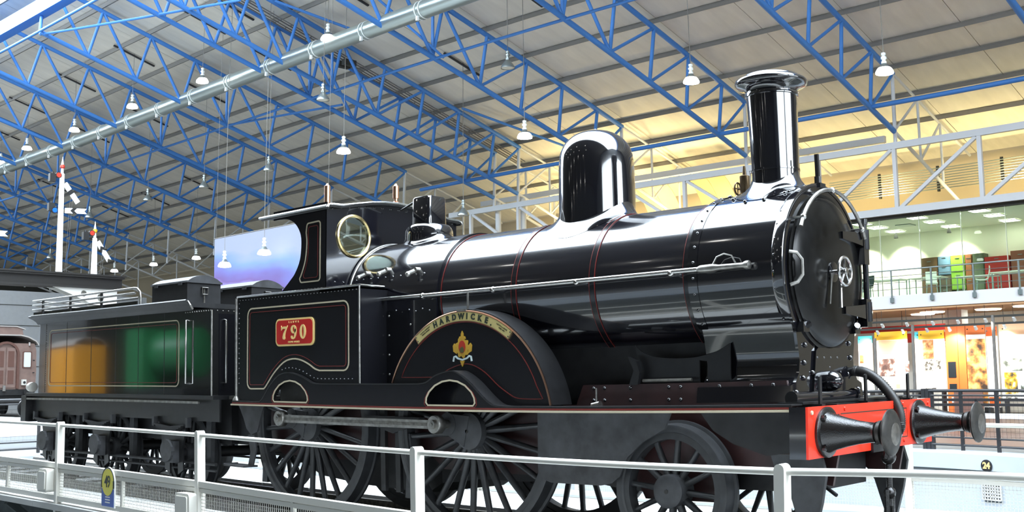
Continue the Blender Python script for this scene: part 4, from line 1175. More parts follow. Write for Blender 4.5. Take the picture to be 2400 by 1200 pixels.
for s in (-1, 1):
    b = MB(); b.box(1.66, 1.73, s * .47 - .05, s * .47 + .05, 1.80, 1.88); b.cyl((1.70, s * .47, 1.84), (1.745, s * .43, 1.87), .028, n=8); part('door_clamp', b, 'black_gloss', fpl, 20)
pts = [(1.775, .665 * math.cos(math.radians(a)), ZB + .665 * math.sin(math.radians(a))) for a in range(28, 153, 4)]
b = MB(); b.tube(pts, .0165, 10); part('arched_handrail', b, 'steel_dull', fpl)
for a in (36, 90, 144):
    c, s = math.cos(math.radians(a)), math.sin(math.radians(a))
    b = MB(); b.cyl((1.66, .665 * c, ZB + .665 * s), (1.775, .665 * c, ZB + .665 * s), .011, n=8); b.ball((1.775, .665 * c, ZB + .665 * s), .027, 10, 6); part('rail_knob', b, 'steel_bright', fpl)
b = MB(); b.box(1.63, 1.66, -.015, .015, 3.0, 3.29); b.box(1.60, 1.69, -.05, .05, 3.0, 3.04); b.cyl((1.645, 0, 3.03), (1.645, 0, 3.1), .03, n=8); part('lamp_iron', b, 'black_satin', None, 20)
# chimney
b = MB()
b.lathe([(2.80, .206), (3.19, .206), (3.19, .212), (3.205, .212), (3.205, .206), (3.52, .213), (3.84, .222), (3.845, .232), (3.875, .234), (3.885, .226), (3.91, .238), (3.925, .262), (3.935, .295), (3.95, .316), (3.968, .319), (3.985, .312), (3.998, .292), (4.008, .262), (4.018, .255), (4.03, .243), (4.034, .228), (4.03, .205), (3.95, .19), (3.6, .18)], (1.245, 0), 'z', 56, caps=False)
ch = part('chimney', b, 'black_gloss', None, 45)
def skirt(cx_, r0, w, h, R_, name, par, ky=1.0):
    # fillet between an upright cylinder and the barrel below it
    b = MB(); n, m_ = 72, 10
    rows = []
    for j in range(m_ + 1):
        t = math.radians(90 * j / m_)
        d = w * (1 - math.cos(t)); lift = h * (1 - math.sin(t))
        row = []
        for i in range(n):
            a = 2 * PI * i / n
            y = (r0 + d) * math.sin(a) * ky; x = cx_ + (r0 + d) * math.cos(a)
            k = math.sqrt(max(.01, R_ ** 2 - y * y)) / R_
            row.append((x, y - lift * (y / R_) * .55, ZB + R_ * k + lift * (.45 + .55 * k) + .0005))
        rows.append(row)
    b.add([p for r_ in rows for p in r_], [(j * n + i, j * n + (i + 1) % n, j * n + n + (i + 1) % n, j * n + n + i) for j in range(m_) for i in range(n)])
    return part(name, b, 'black_gloss', par, 80)
skirt(1.245, .205, .17, .17, .709, 'chimney_skirt', ch)
rv = []
for i in range(14):
    a = 2 * PI * i / 14
    y = .40 * math.sin(a); x = 1.245 + .40 * math.cos(a)
    rv.append(((x, y, ZB + math.sqrt(.711 ** 2 - y * y)), (0, y / .711, math.sqrt(1 - (y / .711) ** 2))))
rivet_mesh(rv, .018, 'black_gloss', ch)
# dome
b = MB()
b.lathe([(2.60, .366), (3.18, .366), (3.45, .363), (3.54, .358)] + [(3.54 + .304 * math.sin(math.radians(a)), .358 * math.cos(math.radians(a)) ** .85 if a < 90 else .001) for a in range(8, 91, 6)] + [(3.845, .001)], (-.713, 0), 'z', 72, caps=False)
dm = part('steam_dome', b, 'black_gloss', None, 60)
skirt(-.713, .364, .13, .16, .676, 'dome_skirt', dm)
b = MB(); b.ball((-.713, 0, 3.85), .018, 8, 5); part('dome_stud', b, 'black_gloss', dm)
# safety valve casing
sq_ = lambda hx, hy, r, z: [(-3.045 + x, y, z) for x, y in rrect(-hx, hx, -hy, hy, r, 4)]
def loft(levels):
    b = MB(); n = len(levels[0])
    b.add([p for l in levels for p in l], [(j * n + i, j * n + (i + 1) % n, j * n + n + (i + 1) % n, j * n + n + i) for j in range(len(levels) - 1) for i in range(n)] + [tuple((len(levels) - 1) * n + i for i in range(n))])
    return b
vc = part('safety_valve_casing', loft([sq_(.143, .143, .045, 3.0), sq_(.143, .143, .045, 3.20), sq_(.139, .139, .045, 3.455), sq_(.128, .128, .045, 3.475)]), 'black_gloss', None, 35)
b = MB(); b.lathe([(2.70, .275), (3.05, .262), (3.10, .258), (3.135, .245), (3.16, .222), (3.172, .19), (3.178, .16), (3.178, .12)], (-3.045, 0), 'z', 48, caps=False); part('casing_base', b, 'black_gloss', vc, 60)
skirt(-3.045, .268, .05, .06, .697, 'casing_skirt', vc)
b = MB(); b.tube([(-3.0, 0, 3.49), (-3.2, -.02, 3.47), (-3.45, -.05, 3.38)], [.012, .016, .010], 6); part('valve_lever', b, 'black_satin', vc)
# fittings on the firebox side
for x, z in ((-3.33, 2.62), (-3.0, 2.635), (-2.53, 2.60)):
    y = -math.sqrt(max(.01, .70 ** 2 - (z - ZB) ** 2))
    b = MB(); b.cyl((x, y + .03, z), (x, y - .05, z), .03, n=10); b.cyl((x, y - .05, z - .01), (x - .03, y - .10, z - .035), .022, n=8); b.ball((x - .035, y - .11, z - .045), .03, 8, 6); part('wash_out_plug', b, 'steel_dull', fb)
rv = [((-3.5 + .12 * i, -.652, ZB + .255), (0, -.93, .36)) for i in range(10)] + [((-3.0 + .1 * i, -.699, 2.2 - .02 * (i % 2)), (0, -1, 0)) for i in range(8)]
rivet_mesh(rv, .011, 'black_gloss', fb)
b = MB(); b.box(-2.945, -2.62, -.706, -.69, 1.45, 2.2); part('firebox_side_panel', b, 'black_lined', fb, 0)
rv = [((-2.9 + .33 * (i % 2), -.708, 1.55 + .1 * i), (0, -1, 0)) for i in range(7)]
rivet_mesh(rv, .012, 'steel_dull', fb)
# boiler handrail
b = MB(); b.cyl((-3.22, -.755, 2.322), (.96, -.755, 2.335), .021, n=12); hr = part('boiler_handrail', b, 'steel_bright', None)
b = MB(); b.lathe([(.90, .021), (.93, .032), (1.06, .034), (1.10, .024), (1.33, .022), (1.36, .034), (1.39, .034), (1.40, .001)], (-.755, 2.335), 'x', 12); part('rail_end_sleeve', b, 'steel_dull', hr)
b = MB(); b.tube([(1.05, -.76, 2.36), (1.09, -.76, 2.42), (1.16, -.76, 2.44), (1.23, -.76, 2.42), (1.27, -.76, 2.35)], .007, 6); part('cock_loop', b, 'steel_dull', hr)
for x in (-3.22, -2.333, -1.369, -.364, .639):
    b = MB(); b.cyl((x, -.66, 2.32), (x, -.755, 2.32), .012, n=8); b.ball((x, -.755, 2.323), .030, 10, 6); b.cyl((x, -.77, 2.323), (x, -.79, 2.323), .014, n=8); part('handrail_knob', b, 'steel_bright', hr)
b = MB(); b.cyl((-3.22, .755, 2.322), (1.3, .755, 2.335), .021, n=12)
for x in (-2.3, -1.3, -.3, .7): b.cyl((x, .66, 2.32), (x, .755, 2.32), .012, n=8)
part('boiler_handrail', b, 'steel_bright', None)
# lubricator with small wheel on the smokebox
b = MB(); b.lathe([(2.98, .035), (3.08, .03), (3.10, .045), (3.24, .045), (3.25, .02), (3.33, .012)], (.80, .22), 'z', 12); lb = part('lubricator', b, 'brass_dark', None)
b = MB(); b.tube([(.735, .20 + .055 * math.cos(2 * PI * i / 16), 3.13 + .055 * math.sin(2 * PI * i / 16)) for i in range(16)], .008, 6, closed=True); b.cyl((.735, .2, 3.13), (.80, .22, 3.13), .012, n=6)
for i in range(4):
    a = PI / 2 * i
    b.cyl((.735, .2, 3.13), (.735, .2 + .055 * math.cos(a), 3.13 + .055 * math.sin(a)), .005, n=5)
part('valve_wheel', b, 'brass_dark', lb)
# running plate outline with the two humps
HR = [(-5.27, 1.252), (-4.82, 1.252), (-4.69, 1.262), (-4.60, 1.34), (-4.50, 1.438), (-4.326, 1.549), (-4.137, 1.578), (-3.95, 1.548), (-3.80, 1.498), (-3.70, 1.464), (-3.56, 1.456)]
HF = [(-2.05, 1.456), (-1.93, 1.472), (-1.80, 1.536), (-1.613, 1.574), (-1.50, 1.552), (-1.36, 1.472), (-1.20, 1.345), (-1.08, 1.268), (-.96, 1.250), (-.80, 1.249)]
top = spline(HR, 4) + spline(HF, 4) + [(1.92, 1.252)]
def top_z(x):
    for p, q in zip(top, top[1:]):
        if p[0] <= x <= q[0]:
            return p[1] + (q[1] - p[1]) * (x - p[0]) / max(1e-6, q[0] - p[0])
    return 1.252
def slot(c):
    return [(c - .30, 1.250), (c + .30, 1.250), (c + .322, 1.275), (c + .315, 1.32), (c + .28, 1.375), (c + .20, 1.435), (c + .10, 1.472), (c, 1.484), (c - .10, 1.472), (c - .20, 1.435), (c - .28, 1.375), (c - .318, 1.32), (c - .324, 1.275)]
SLOTS = [slot(-4.115), slot(-1.608)]
for s in (-1, 1):
    y = YV * (-s)
    ya, yb = (YV, YV + .014) if s == -1 else (-YV - .014, -YV)
    b = MB(); b.plate([(-5.27, 1.205), (1.92, 1.205)] + [p for p in reversed(top)], 'y', ya, yb, SLOTS); v = part('valance', b, 'black_lined', None, 20)
    b = MB(); b.sheet(top, 'y', min(s * .93, s * 1.102), max(s * .93, s * 1.102), -.012); dk = part('running_plate', b, 'black_satin', None, 30)
    b = MB(); b.box(-5.27, 1.92, min(s * 1.125, s * 1.10), max(s * 1.125, s * 1.10), 1.196, 1.213); part('edge_strip', b, 'cream_line', v, 0)
    if s == -1:
        b = MB(); b.strip([(-5.27, 1.224), (1.92, 1.224)], .016, 'y', YV - .003, YV); part('red_line', b, 'red_line', v, 0)
        for S in SLOTS:
            b = MB(); b.strip([(p[0], p[1]) for p in S], .016, 'y', YV - .004, YV + .002, True); part('slot_border', b, 'cream_line', v, 20)
            c = sum(p[0] for p in S) / len(S)
            b = MB(); b.strip([(c + (p[0] - c) * 1.07, 1.235 + (p[1] - 1.25) * 1.07) for p in S], .007, 'y', YV - .003, YV + .001, True); part('red_line', b, 'red_line', v, 20)
for c_ in (-4.115, -1.608):
    for s in (-1, 1):
        b = MB(); b.box(c_ - .42, c_ + .42, s * .925 - .004, s * .925 + .004, 1.22, 1.5); part('slot_shade_plate', b, 'deck_dark', None, 0)  # dark plate put in so the slot openings look shaded inside
b = MB(); b.box(-5.25, 1.92, -.60, .60, 1.21, 1.24); part('footplate', b, 'black_satin', None, 0)
# splashers over the driving wheels
SC, SR = (-1.60, 1.04), 1.092
def arc_plate(r0, r1, a0, a1, n=40):
    return arc(SC, r1, a0, a1, n) + arc(SC, r0, a1, a0, n)
for s in (-1, 1):
    y0, y1 = sorted((s * .93, s * .915))
    sp = arc(SC, SR, 11.3, 157.2, 48)
    b = MB(); b.plate(sp + [(-2.6, 1.25), (-.53, 1.25)], 'y', y0, y1); spl = part('splasher', b, 'black_lined', None, 20)
    yi, yo = sorted((s * .66, s * .93))
    b = MB(); b.sheet(sp, 'y', yi, yo, -.012); part('splasher_top', b, 'black_satin', spl, 30)
    b = MB(); b.tube([(p[0], s * .934, p[1]) for p in arc(SC, SR - .004, 11.3, 157.2, 60)], .0085, 6); part('splasher_beading', b, 'copper' if s == -1 else 'cream_line', spl)
    if s == 1: continue
    inner = arc(SC, SR - .105, 20, 151, 44)
    b = MB()
    hump = [(x, top_z(x + .0) + .085) for x in [-2.10 + .05 * i for i in range(23)]]
    hump = spline([(-2.46, 1.515), (-2.1, 1.515), (-1.93, 1.525), (-1.80, 1.585), (-1.62, 1.632), (-1.48, 1.625), (-1.32, 1.555), (-1.15, 1.43), (-1.0, 1.345), (-.92, 1.318), (-.80, 1.310), (-.62, 1.310)], 4)
    pth = inner[1:-1] + hump
    b.strip(pth, .008, 'y', -.9335, -.930, True); part('red_line', b, 'red_line', spl, 20)
    # nameplate
    b = MB(); b.plate(arc_plate(SR - .095, SR - .012, 54, 127), 'y', -.942, -.930); npl = part('nameplate', b, 'plate_brass', spl, 20)
    b = MB(); b.strip(arc_plate(SR - .097, SR - .010, 54, 127), .006, 'y', -.944, -.936, True); part('plate_rim', b, 'copper', npl, 20)
    word = 'HARDWICKE.'
    angs = [110.2, 105.3, 100.4, 95.6, 90.4, 86.2, 81.9, 76.9, 72.1, 68.4]
    for ch_, a in zip(word, angs):
        r_ = SR - .055 if ch_ != '.' else SR - .058
        letters('letter', ch_, .075, 'letter_black', npl, face_s(SC[0] + r_ * math.cos(math.radians(a)), -.944, SC[1] + r_ * math.sin(math.radians(a)), math.radians(a - 90)), .0035, .002)
    for txt, a, dr in (('L.N.W.R. COMPANY', 118.5, .04), ('CREWE WORKS', 118.5, .062), ('L.N.W.R.Co CREWE', 61.0, .04), ('APRIL 1873', 60.5, .062)):
        r_ = SR - dr
        letters('small_lettering', txt, .017, 'letter_black', npl, face_s(SC[0] + r_ * math.cos(math.radians(a)), -.9435, SC[1] + r_ * math.sin(math.radians(a)), math.radians(a - 90)), 0, .001)
    for a in (54.8, 126.2):
        for r_ in (SR - .03, SR - .075):
            b = MB(); b.lathe([(-.947, .007), (-.940, .007)], (SC[0] + r_ * math.cos(math.radians(a)), SC[1] + r_ * math.sin(math.radians(a))), 'y', 8); part('plate_screw', b, 'steel_bright', npl)
    # crest
    cx_, cz_ = -1.605, 1.775
    def cpl(nm, poly, m, y0=-.937, par=None):
        b = MB(); b.plate([(cx_ + p[0] * 1.25, cz_ + p[1] * 1.1) for p in poly], 'y', y0, -.929); return part(nm, b, m, par, 20)
    rim_ = []
    for i in range(44):
        a = 2 * PI * i / 44
        k = 1 + .13 * math.cos(9 * a)
        rim_.append((.068 * k * math.cos(a), .082 * k * math.sin(a) + .012))
    crest = cpl('crest', rim_, 'crest_gold', par=spl)
    cpl('crest_centre', [(.036 * math.cos(2 * PI * i / 20), .054 * math.sin(2 * PI * i / 20) + .018) for i in range(20)], 'crest_red', -.939, crest)
    cpl('crest_figure', [(-.018, -.03), (.018, -.03), (.022, .0), (.008, .02), (-.008, .015), (-.022, .002)], 'crest_green', -.941, crest)
    cpl('crest_crown', [(-.035, .085), (.035, .085), (.03, .105), (.012, .11), (.012, .13), (.0, .155), (-.012, .13), (-.012, .11), (-.03, .105)], 'crest_gold', -.938, crest)
    for sg_ in (-1, 1):
        cpl('crest_supporter', [(sg_ * .06, -.04), (sg_ * .095, -.02), (sg_ * .10, .03), (sg_ * .085, .05), (sg_ * .066, .03)], 'crest_gold', -.936, crest)
    b = MB(); b.strip([(cx_ + x * 1.05, cz_ + z * 1.1) for x, z in ((-.115, -.105), (-.105, -.065), (-.085, -.06), (-.06, -.078), (0, -.092), (.06, -.078), (.085, -.06), (.105, -.065), (.115, -.105))], .016, 'y', -.938, -.929); part('crest_ribbon', b, 'crest_ribbon', crest, 20)
    cpl('crest_pendant', [(-.022, -.10), (.022, -.10), (.012, -.125), (.0, -.15), (-.012, -.125)], 'crest_gold', -.939, crest)
b = MB(); b.box(-1.66, -1.54, -.95, -.90, 2.125, 2.145); b.box(-1.545, -1.535, -.93, -.91, 2.145, 2.30); part('splasher_oil_box', b, 'steel_dull', None, 0)
# cab side panels
X_PR, X_PF, Z_P = -5.21, -2.945, 2.45
for s in (-1, 1):
    bot = [(x, max(1.25, top_z(x))) for x in [X_PR + (X_PF - X_PR) * i / 40 for i in range(41)]]
    y0, y1 = sorted((s * 1.07, s * 1.052))
    b = MB(); b.plate(bot + [(X_PF, Z_P), (X_PR, Z_P)], 'y', y0, y1); cp = part('cab_side_panel', b, 'black_lined', None, 20)
    y0, y1 = sorted((s * 1.07, s * .68))
    b = MB(); b.box(X_PF - .016, X_PF, y0, y1, 1.45, Z_P); part('panel_front', b, 'black_lined', cp, 0)
    b = MB(); b.box(-3.62, X_PF, y0, y1, Z_P - .03, Z_P - .012); part('panel_top', b, 'black_satin', cp, 0)
    b = MB(); b.tube([(X_PR, s * 1.072, Z_P + .004), (X_PF - .02, s * 1.072, Z_P + .004), (X_PF + .004, s * 1.06, Z_P + .004), (X_PF + .004, s * .74, Z_P + .004)], .011, 8); part('top_beading', b, 'steel_bright', cp)
    b = MB(); b.cyl((X_PF, s * 1.07, 1.455), (X_PF, s * 1.07, Z_P), .010, n=8); part('corner_beading', b, 'steel_dull', cp)
    if s == 1: continue
    b = MB(); b.cyl((X_PR - .01, -1.075, 1.28), (X_PR - .01, -1.075, 2.44), .016, n=10); b.lathe([(1.252, .045), (1.27, .04), (1.30, .02), (1.30, .016)], (X_PR - .01, -1.075), 'z', 12); part('cab_handrail', b, 'steel_dull', cp)
    def panel_line(d):
        return (arc((-3.206 + .0, 2.225), .085 - d, 0, 90, 4) + arc((-4.90, 2.220), .085 - d, 90, 180, 4) + arc((-4.93, 1.45), .075 - d, 180, 270, 4) +
                [(-4.66 - d * .3, 1.385 + d)] + spline([(-4.60, 1.43), (-4.465, 1.565), (-4.27, 1.686), (-4.10, 1.722), (-3.95, 1.708), (-3.812, 1.664), (-3.70, 1.610), (-3.60, 1.592)], 3))
    def shift(pts, d):
        cx_, cz_ = -4.05, 1.95
        out = []
        n = len(pts)
        for i in range(n):
            p, q = Vector(pts[i - 1]), Vector(pts[(i + 1) % n])
            t = (q - p).normalized()
            out.append((pts[i][0] - t.y * d, pts[i][1] + t.x * d))
        return out
    base = arc((-3.205, 2.222), .085, 0, 90, 5) + arc((-4.90, 2.222), .085, 90, 180, 5) + arc((-4.92, 1.465), .075, 180, 270, 4) + spline([(-4.68, 1.392), (-4.63, 1.41), (-4.465, 1.562), (-4.27, 1.686), (-4.10, 1.722), (-3.95, 1.708), (-3.812, 1.664), (-3.70, 1.612), (-3.62, 1.592)], 3) + arc((-3.205, 1.675), .085, 270, 360, 5)
    b = MB(); b.strip(base, .016, 'y', -1.0735, -1.069, True); part('cream_line', b, 'cream_line', cp, 20)
    b = MB(); b.strip(shift(base, .045), .007, 'y', -1.073, -1.069, True); part('red_line', b, 'red_line', cp, 20)
    rv = [((X_PR + .04, -1.07, 1.45 + .058 * i), (0, -1, 0)) for i in range(17)] + [((x, -1.07, top_z(x) + .045), (0, -1, 0)) for x in [-4.3 + .065 * i for i in range(20)]] + [((X_PR + .06 * i, -1.07, Z_P - .035), (0, -1, 0)) for i in range(38)]
    rivet_mesh(rv, .008, 'black_gloss', cp)
    # number plate
    nb = MB(); nb.plate(rrect(-4.405, -3.70, 1.862, 2.165, .065), 'y', -1.084, -1.069); plate_ = part('number_plate', nb, 'plate_cream', cp, 20)
    nb = MB(); nb.plate(rrect(-4.385, -3.72, 1.882, 2.145, .05), 'y', -1.087, -1.083); part('plate_field', nb, 'plate_red', plate_, 20)
    def digit(poly, holes, cx_, nm='digit'):
        nb = MB(); nb.plate([(cx_ + p[0] * .98, 2.012 + p[1]) for p in poly], 'y', -1.094, -1.086, [[(cx_ + p[0] * .98, 2.012 + p[1]) for p in h] for h in holes]); part(nm, nb, 'plate_cream', plate_, 20)
    el = lambda x, z, rx, rz, n=22: [(x + rx * math.cos(2 * PI * i / n), z + rz * math.sin(2 * PI * i / n)) for i in range(n)]
    digit([(-.062, .076), (-.054, .058), (-.02, .064), (.01, .066), (.034, .060), (.058, .076), (.06, .066), (.03, .020), (.012, -.02), (.010, -.05), (.016, -.066), (-.002, -.078), (-.032, -.072), (-.036, -.05), (-.022, -.012), (.006, .022), (.026, .042), (-.004, .040), (-.034, .042), (-.052, .030), (-.060, .022)], [], -4.225)
    digit(el(0, .030, .052, .046), [el(0, .030, .018, .032)], -4.055)
    nb = MB(); nb.plate([(-4.055 + x, 2.012 + z) for x, z in ((.051, .035), (.053, .0), (.045, -.035), (.025, -.066), (-.005, -.078), (-.034, -.074), (-.050, -.056), (-.046, -.040), (-.028, -.038), (-.016, -.050), (-.010, -.062), (.006, -.056), (.016, -.03), (.019, .0), (.020, .03))], 'y', -1.094, -1.086); part('digit', nb, 'plate_cream', plate_, 20)
    digit(el(0, .0, .056, .078), [el(0, .0, .020, .062)], -3.885)
    letters('small_lettering', 'L & N W R', .030, 'plate_cream', plate_, face_s(-4.055, -1.088, 2.122), .0005, .002, 1.4)
    letters('small_lettering', 'CREWE WORKS', .028, 'plate_cream', plate_, face_s(-4.055, -1.088, 1.905), .0005, .002, 1.1)
# cab
YC = .975
for s in (-1, 1):
    cut = spline([(-4.62, 3.30), (-4.36, 3.29), (-4.20, 3.225), (-4.10, 3.11), (-4.075, 2.985), (-4.10, 2.81), (-4.185, 2.675), (-4.28, 2.595), (-4.50, 2.44)], 4)
    poly = [(-3.62, 2.30), (-3.62, 3.40), (-4.62, 3.40)] + cut + [(-4.50, 2.30)]
    y0, y1 = sorted((s * YC, s * (YC - .014)))
    b = MB(); b.plate(poly, 'y', y0, y1); cs = part('cab_side_sheet', b, 'black_lined', None, 20)
    if s == -1:
        ln = arc((-3.765, 3.17), .035, 0, 90, 4) + arc((-3.94, 3.165), .035, 90, 165, 4) + spline([(-3.985, 3.10), (-3.97, 2.985), (-3.995, 2.80), (-4.06, 2.66), (-4.10, 2.60)], 3) + arc((-4.06, 2.593), .035, 190, 270, 3) + arc((-3.765, 2.593), .035, 270, 360, 4)
        b = MB(); b.strip(ln, .015, 'y', -YC - .004, -YC + .001, True); part('cream_line', b, 'cream_line', cs, 20)
        c_ = (-3.87, 2.88)
        b = MB(); b.strip([(c_[0] + (p[0] - c_[0]) * .70, c_[1] + (p[1] - c_[1]) * .87) for p in ln], .006, 'y', -YC - .003, -YC + .001, True); part('red_line', b, 'red_line', cs, 20)
        rivet_mesh([((-4.30 + .06 * i, -YC, 2.475), (0, -1, 0)) for i in range(11)], .008, 'black_gloss', cs)
roofp = [(YC + .035, 3.325), (YC + .02, 3.352), (YC - .03, 3.362), (.80, 3.365), (.6, 3.40), (.4, 3.435), (.2, 3.458), (0, 3.465), (-.2, 3.458), (-.4, 3.435), (-.6, 3.40), (-.80, 3.365), (-YC + .03, 3.362), (-YC - .02, 3.352), (-YC - .035, 3.325)]
hole = lambda y: [(y + .205 * math.cos(2 * PI * i / 36), 3.055 + .205 * math.sin(2 * PI * i / 36)) for i in range(36)]
b = MB(); b.plate([(-YC, 2.30), (YC, 2.30), (YC, 3.36)] + [(y, z - .005) for y, z in roofp[2:-2]] + [(-YC, 3.36)], 'x', -3.632, -3.618, [hole(-.60), hole(.60)]); cf = part('cab_front', b, 'black_boiler', None, 20)
rv = [((-3.617, y, z - .05), (1, 0, 0)) for y, z in [(-.9 + .12 * i, 3.365 + .09 * (1 - abs(-.9 + .12 * i) ** 2)) for i in range(16)]] + [((-3.617, y, z), (1, 0, 0)) for y, z in ((-.86, 2.54), (-.74, 2.54), (.2, 3.12), (.3, 3.12), (-.93, 2.47), (-.83, 2.47))]
rivet_mesh(rv, .012, 'black_gloss', cf)
for y in (-.60, .60):
    b = MB(); b.lathe([(-3.64, .207), (-3.60, .207), (-3.592, .222), (-3.60, .238), (-3.618, .24)], (y, 3.055), 'x', 40, caps=False); sw = part('spectacle_ring', b, 'brass', cf, 50)
    b = MB(); b.lathe([(-3.629, .207), (-3.623, .207)], (y, 3.055), 'x', 36); part('spectacle_glass', b, 'cab_glass', sw, 20)
b = MB(); b.sheet(roofp, 'x', -4.83, -3.56, .022); rf = part('cab_roof', b, 'black_satin', None, 40)
b = MB(); b.tube([(-3.555, y, z + .008) for y, z in roofp], .013, 6); part('roof_beading', b, 'steel_bright', rf)
for s in (-1, 1):
    b = MB(); b.tube([(-4.84, s * (YC + .045), 3.345), (-3.56, s * (YC + .045), 3.345)], .018, 6); part('roof_gutter', b, 'steel_bright', rf)
for x, y, h in ((-4.29, -.45, .20), (-3.62, .02, .14)):
    z = 3.47 if y > -.1 else 3.45
    b = MB(); b.lathe([(z, .03), (z + .02, .045), (z + .04, .022), (z + .07, .022), (z + .07, .036), (z + .07 + h, .036), (z + .08 + h, .02), (z + .10 + h, .012)], (x, y), 'z', 12); part('whistle', b, 'copper', rf)
b = MB(); b.box(-4.60, -3.63, -.55, .55, 1.24, 2.5); part('firebox_backhead', b, 'black_frame', None, 0)
# frames, buffer beam
for s in (-1, 1):
    y0, y1 = sorted((s * .62, s * .59))
    b = MB(); b.plate([(-5.2, .75), (-4.9, .62), (-3.4, .62), (-3.2, .75), (-2.4, .75), (-2.2, .6), (-1.0, .6), (-.8, .72), (.1, .72), (.25, .45), (1.05, .45), (1.15, .75), (2.0, .62), (2.05, .85), (2.05, 1.24), (1.65, 1.245), (1.62, 1.425), (-.42, 1.425), (-.5, 1.25), (-5.2, 1.25)], 'y', y0, y1); fr = part('main_frame', b, 'red_frame', None, 20)
    if s == -1:
        rv = [((x, -.62, z), (0, -1, 0)) for x in (-.30, -.18, .10, .50, .62, 1.0, 1.3, 1.5) for z in (1.395, 1.29)]
        rivet_mesh(rv, .018, 'black_gloss', fr)
b = MB(); b.box(-.42, 1.64, -.60, .60, 1.25, 1.40); part('frame_stretcher', b, 'red_frame', None, 0)
b = MB(); b.box(1.925, 2.06, -1.147, 1.147, .857, 1.232); bm_ = part('buffer_beam', b, 'black_gloss', None, 0)
b = MB(); b.box(2.06, 2.079, -1.147, 1.147, .857, 1.232); part('beam_face', b, 'beam_red', bm_, 0)
b = MB(); b.strip([(-.62, .93), (.62, .93), (.62, 1.165), (-.62, 1.165)], .008, 'x', 2.077, 2.081, True); part('beam_line', b, 'letter_black', bm_, 20)
for y, z in ((-1.09, 1.19), (1.09, 1.19), (1.09, .91), (-.55, 1.2), (.55, 1.2), (.55, .9)):
    b = MB(); b.lathe([(2.078, .017), (2.088, .015), (2.088, .001)], (y, z), 'x', 10); part('beam_bolt', b, 'cream_line' if y < -1 else 'beam_red', bm_)
for s in (-1, 1):
    y = s * .8635
    b = MB(); b.lathe([(2.078, .187), (2.098, .187), (2.104, .178), (2.106, .150), (2.125, .142), (2.17, .128), (2.25, .106), (2.34, .086), (2.42, .075), (2.47, .072), (2.48, .078)], (y, 1.04), 'x', 40); bf = part('buffer_stock', b, 'black_casting', None, 35)
    b = MB(); b.lathe([(2.475, .062), (2.50, .085), (2.525, .088), (2.535, .06), (2.56, .055), (2.566, .09), (2.575, .155), (2.582, .166), (2.592, .166), (2.602, .150), (2.608, .08), (2.61, .001)], (y, 1.04), 'x', 40); part('buffer_head', b, 'buffer_face', bf, 35)
    b = MB(); b.lathe([(2.6125, .001), (2.6115, .07), (2.606, .085)], (y + .03, 1.03), 'x', 18, caps=False); part('worn_patch', b, 'steel_worn', bf, 35)
    for a in (45, 135, 225, 315):
        b = MB(); b.lathe([(2.10, .022), (2.13, .022), (2.13, .001)], (y + .155 * math.cos(math.radians(a)), 1.04 + .155 * math.sin(math.radians(a))), 'x', 6); part('stock_bolt', b, 'black_casting', bf, 20)
# lamp irons, pipes, hose, coupling
for y in (-.78, .02, .87):
    b = MB(); b.box(1.985, 2.0, y - .018, y + .018, 1.23, 1.44); b.plate(arc((y, 1.44), .018, 0, 180, 6), 'x', 1.985, 2.0); b.box(1.94, 2.02, y - .03, y + .03, 1.232, 1.245); part('lamp_iron', b, 'black_satin', bm_, 20)
b = MB(); b.cyl((1.80, -.86, 1.29), (1.80, .20, 1.29), .042, n=14); b.cyl((1.80, -.88, 1.29), (1.80, -.84, 1.29), .055, n=14); b.cyl((1.80, .18, 1.29), (1.80, .22, 1.29), .055, n=14)
part('cross_pipe', b, 'black_gloss', None)
b = MB(); b.lathe([(1.69, .085), (1.75, .085), (1.77, .075), (1.80, .06), (1.82, .03), (1.825, .001)], (-.06, 1.41), 'x', 24); part('cylinder_cover', b, 'black_gloss', None, 40)
b = MB(); b.box(1.70, 1.92, -.92, .92, 1.245, 1.262); part('front_footplate', b, 'black_satin', None, 0)
b = MB(); b.tube([(1.62, .40, 1.30), (1.625, .40, 1.42), (1.66, .40, 1.475), (1.74, .40, 1.488)], .042, 10); vp = part('vacuum_standpipe', b, 'black_satin', None)
hp = spline([(1.71, .40, 1.488), (1.825, .40, 1.465), (1.94, .40, 1.39), (2.05, .40, 1.265), (2.108, .40, 1.142), (2.114, .40, 1.02), (2.09, .38, .975)], 16)
b = MB(); b.tube(hp, [.040 + .007 * (i % 2) for i in range(len(hp))], 10); part('vacuum_hose', b, 'hose_rubber', vp, 80)
b = MB(); b.lathe([(2.078, .09), (2.10, .085), (2.12, .05)], (.40, .99), 'x', 20); part('hose_dummy', b, 'black_gloss', vp)
b = MB(); b.box(2.078, 2.19, -.04, .04, .90, 1.0); b.box(2.078, 2.10, -.10, .10, .84, 1.06); b.tube([(2.19, 0, .95), (2.235, 0, .94), (2.245, 0, .98), (2.22, 0, 1.02)], .03, 8); hk = part('draw_hook', b, 'black_satin', None, 30)
b = MB(); b.tube([(2.19, 0, .94), (2.20, -.055, .91), (2.18, -.06, .80), (2.18, 0, .775), (2.18, .06, .80), (2.20, .055, .91)], .022, 8, closed=True); b.ball((2.18, 0, .80), .06, 12, 8); b.cyl((2.18, 0, .80), (2.18, 0, .42), .024, n=10); b.ball((2.18, 0, .52), .05, 10, 6); b.tube([(2.18, -.055, .55), (2.18, -.05, .34), (2.18, 0, .30), (2.18, .05, .34), (2.18, .055, .55)], .02, 8); part('screw_coupling', b, 'black_casting', hk)
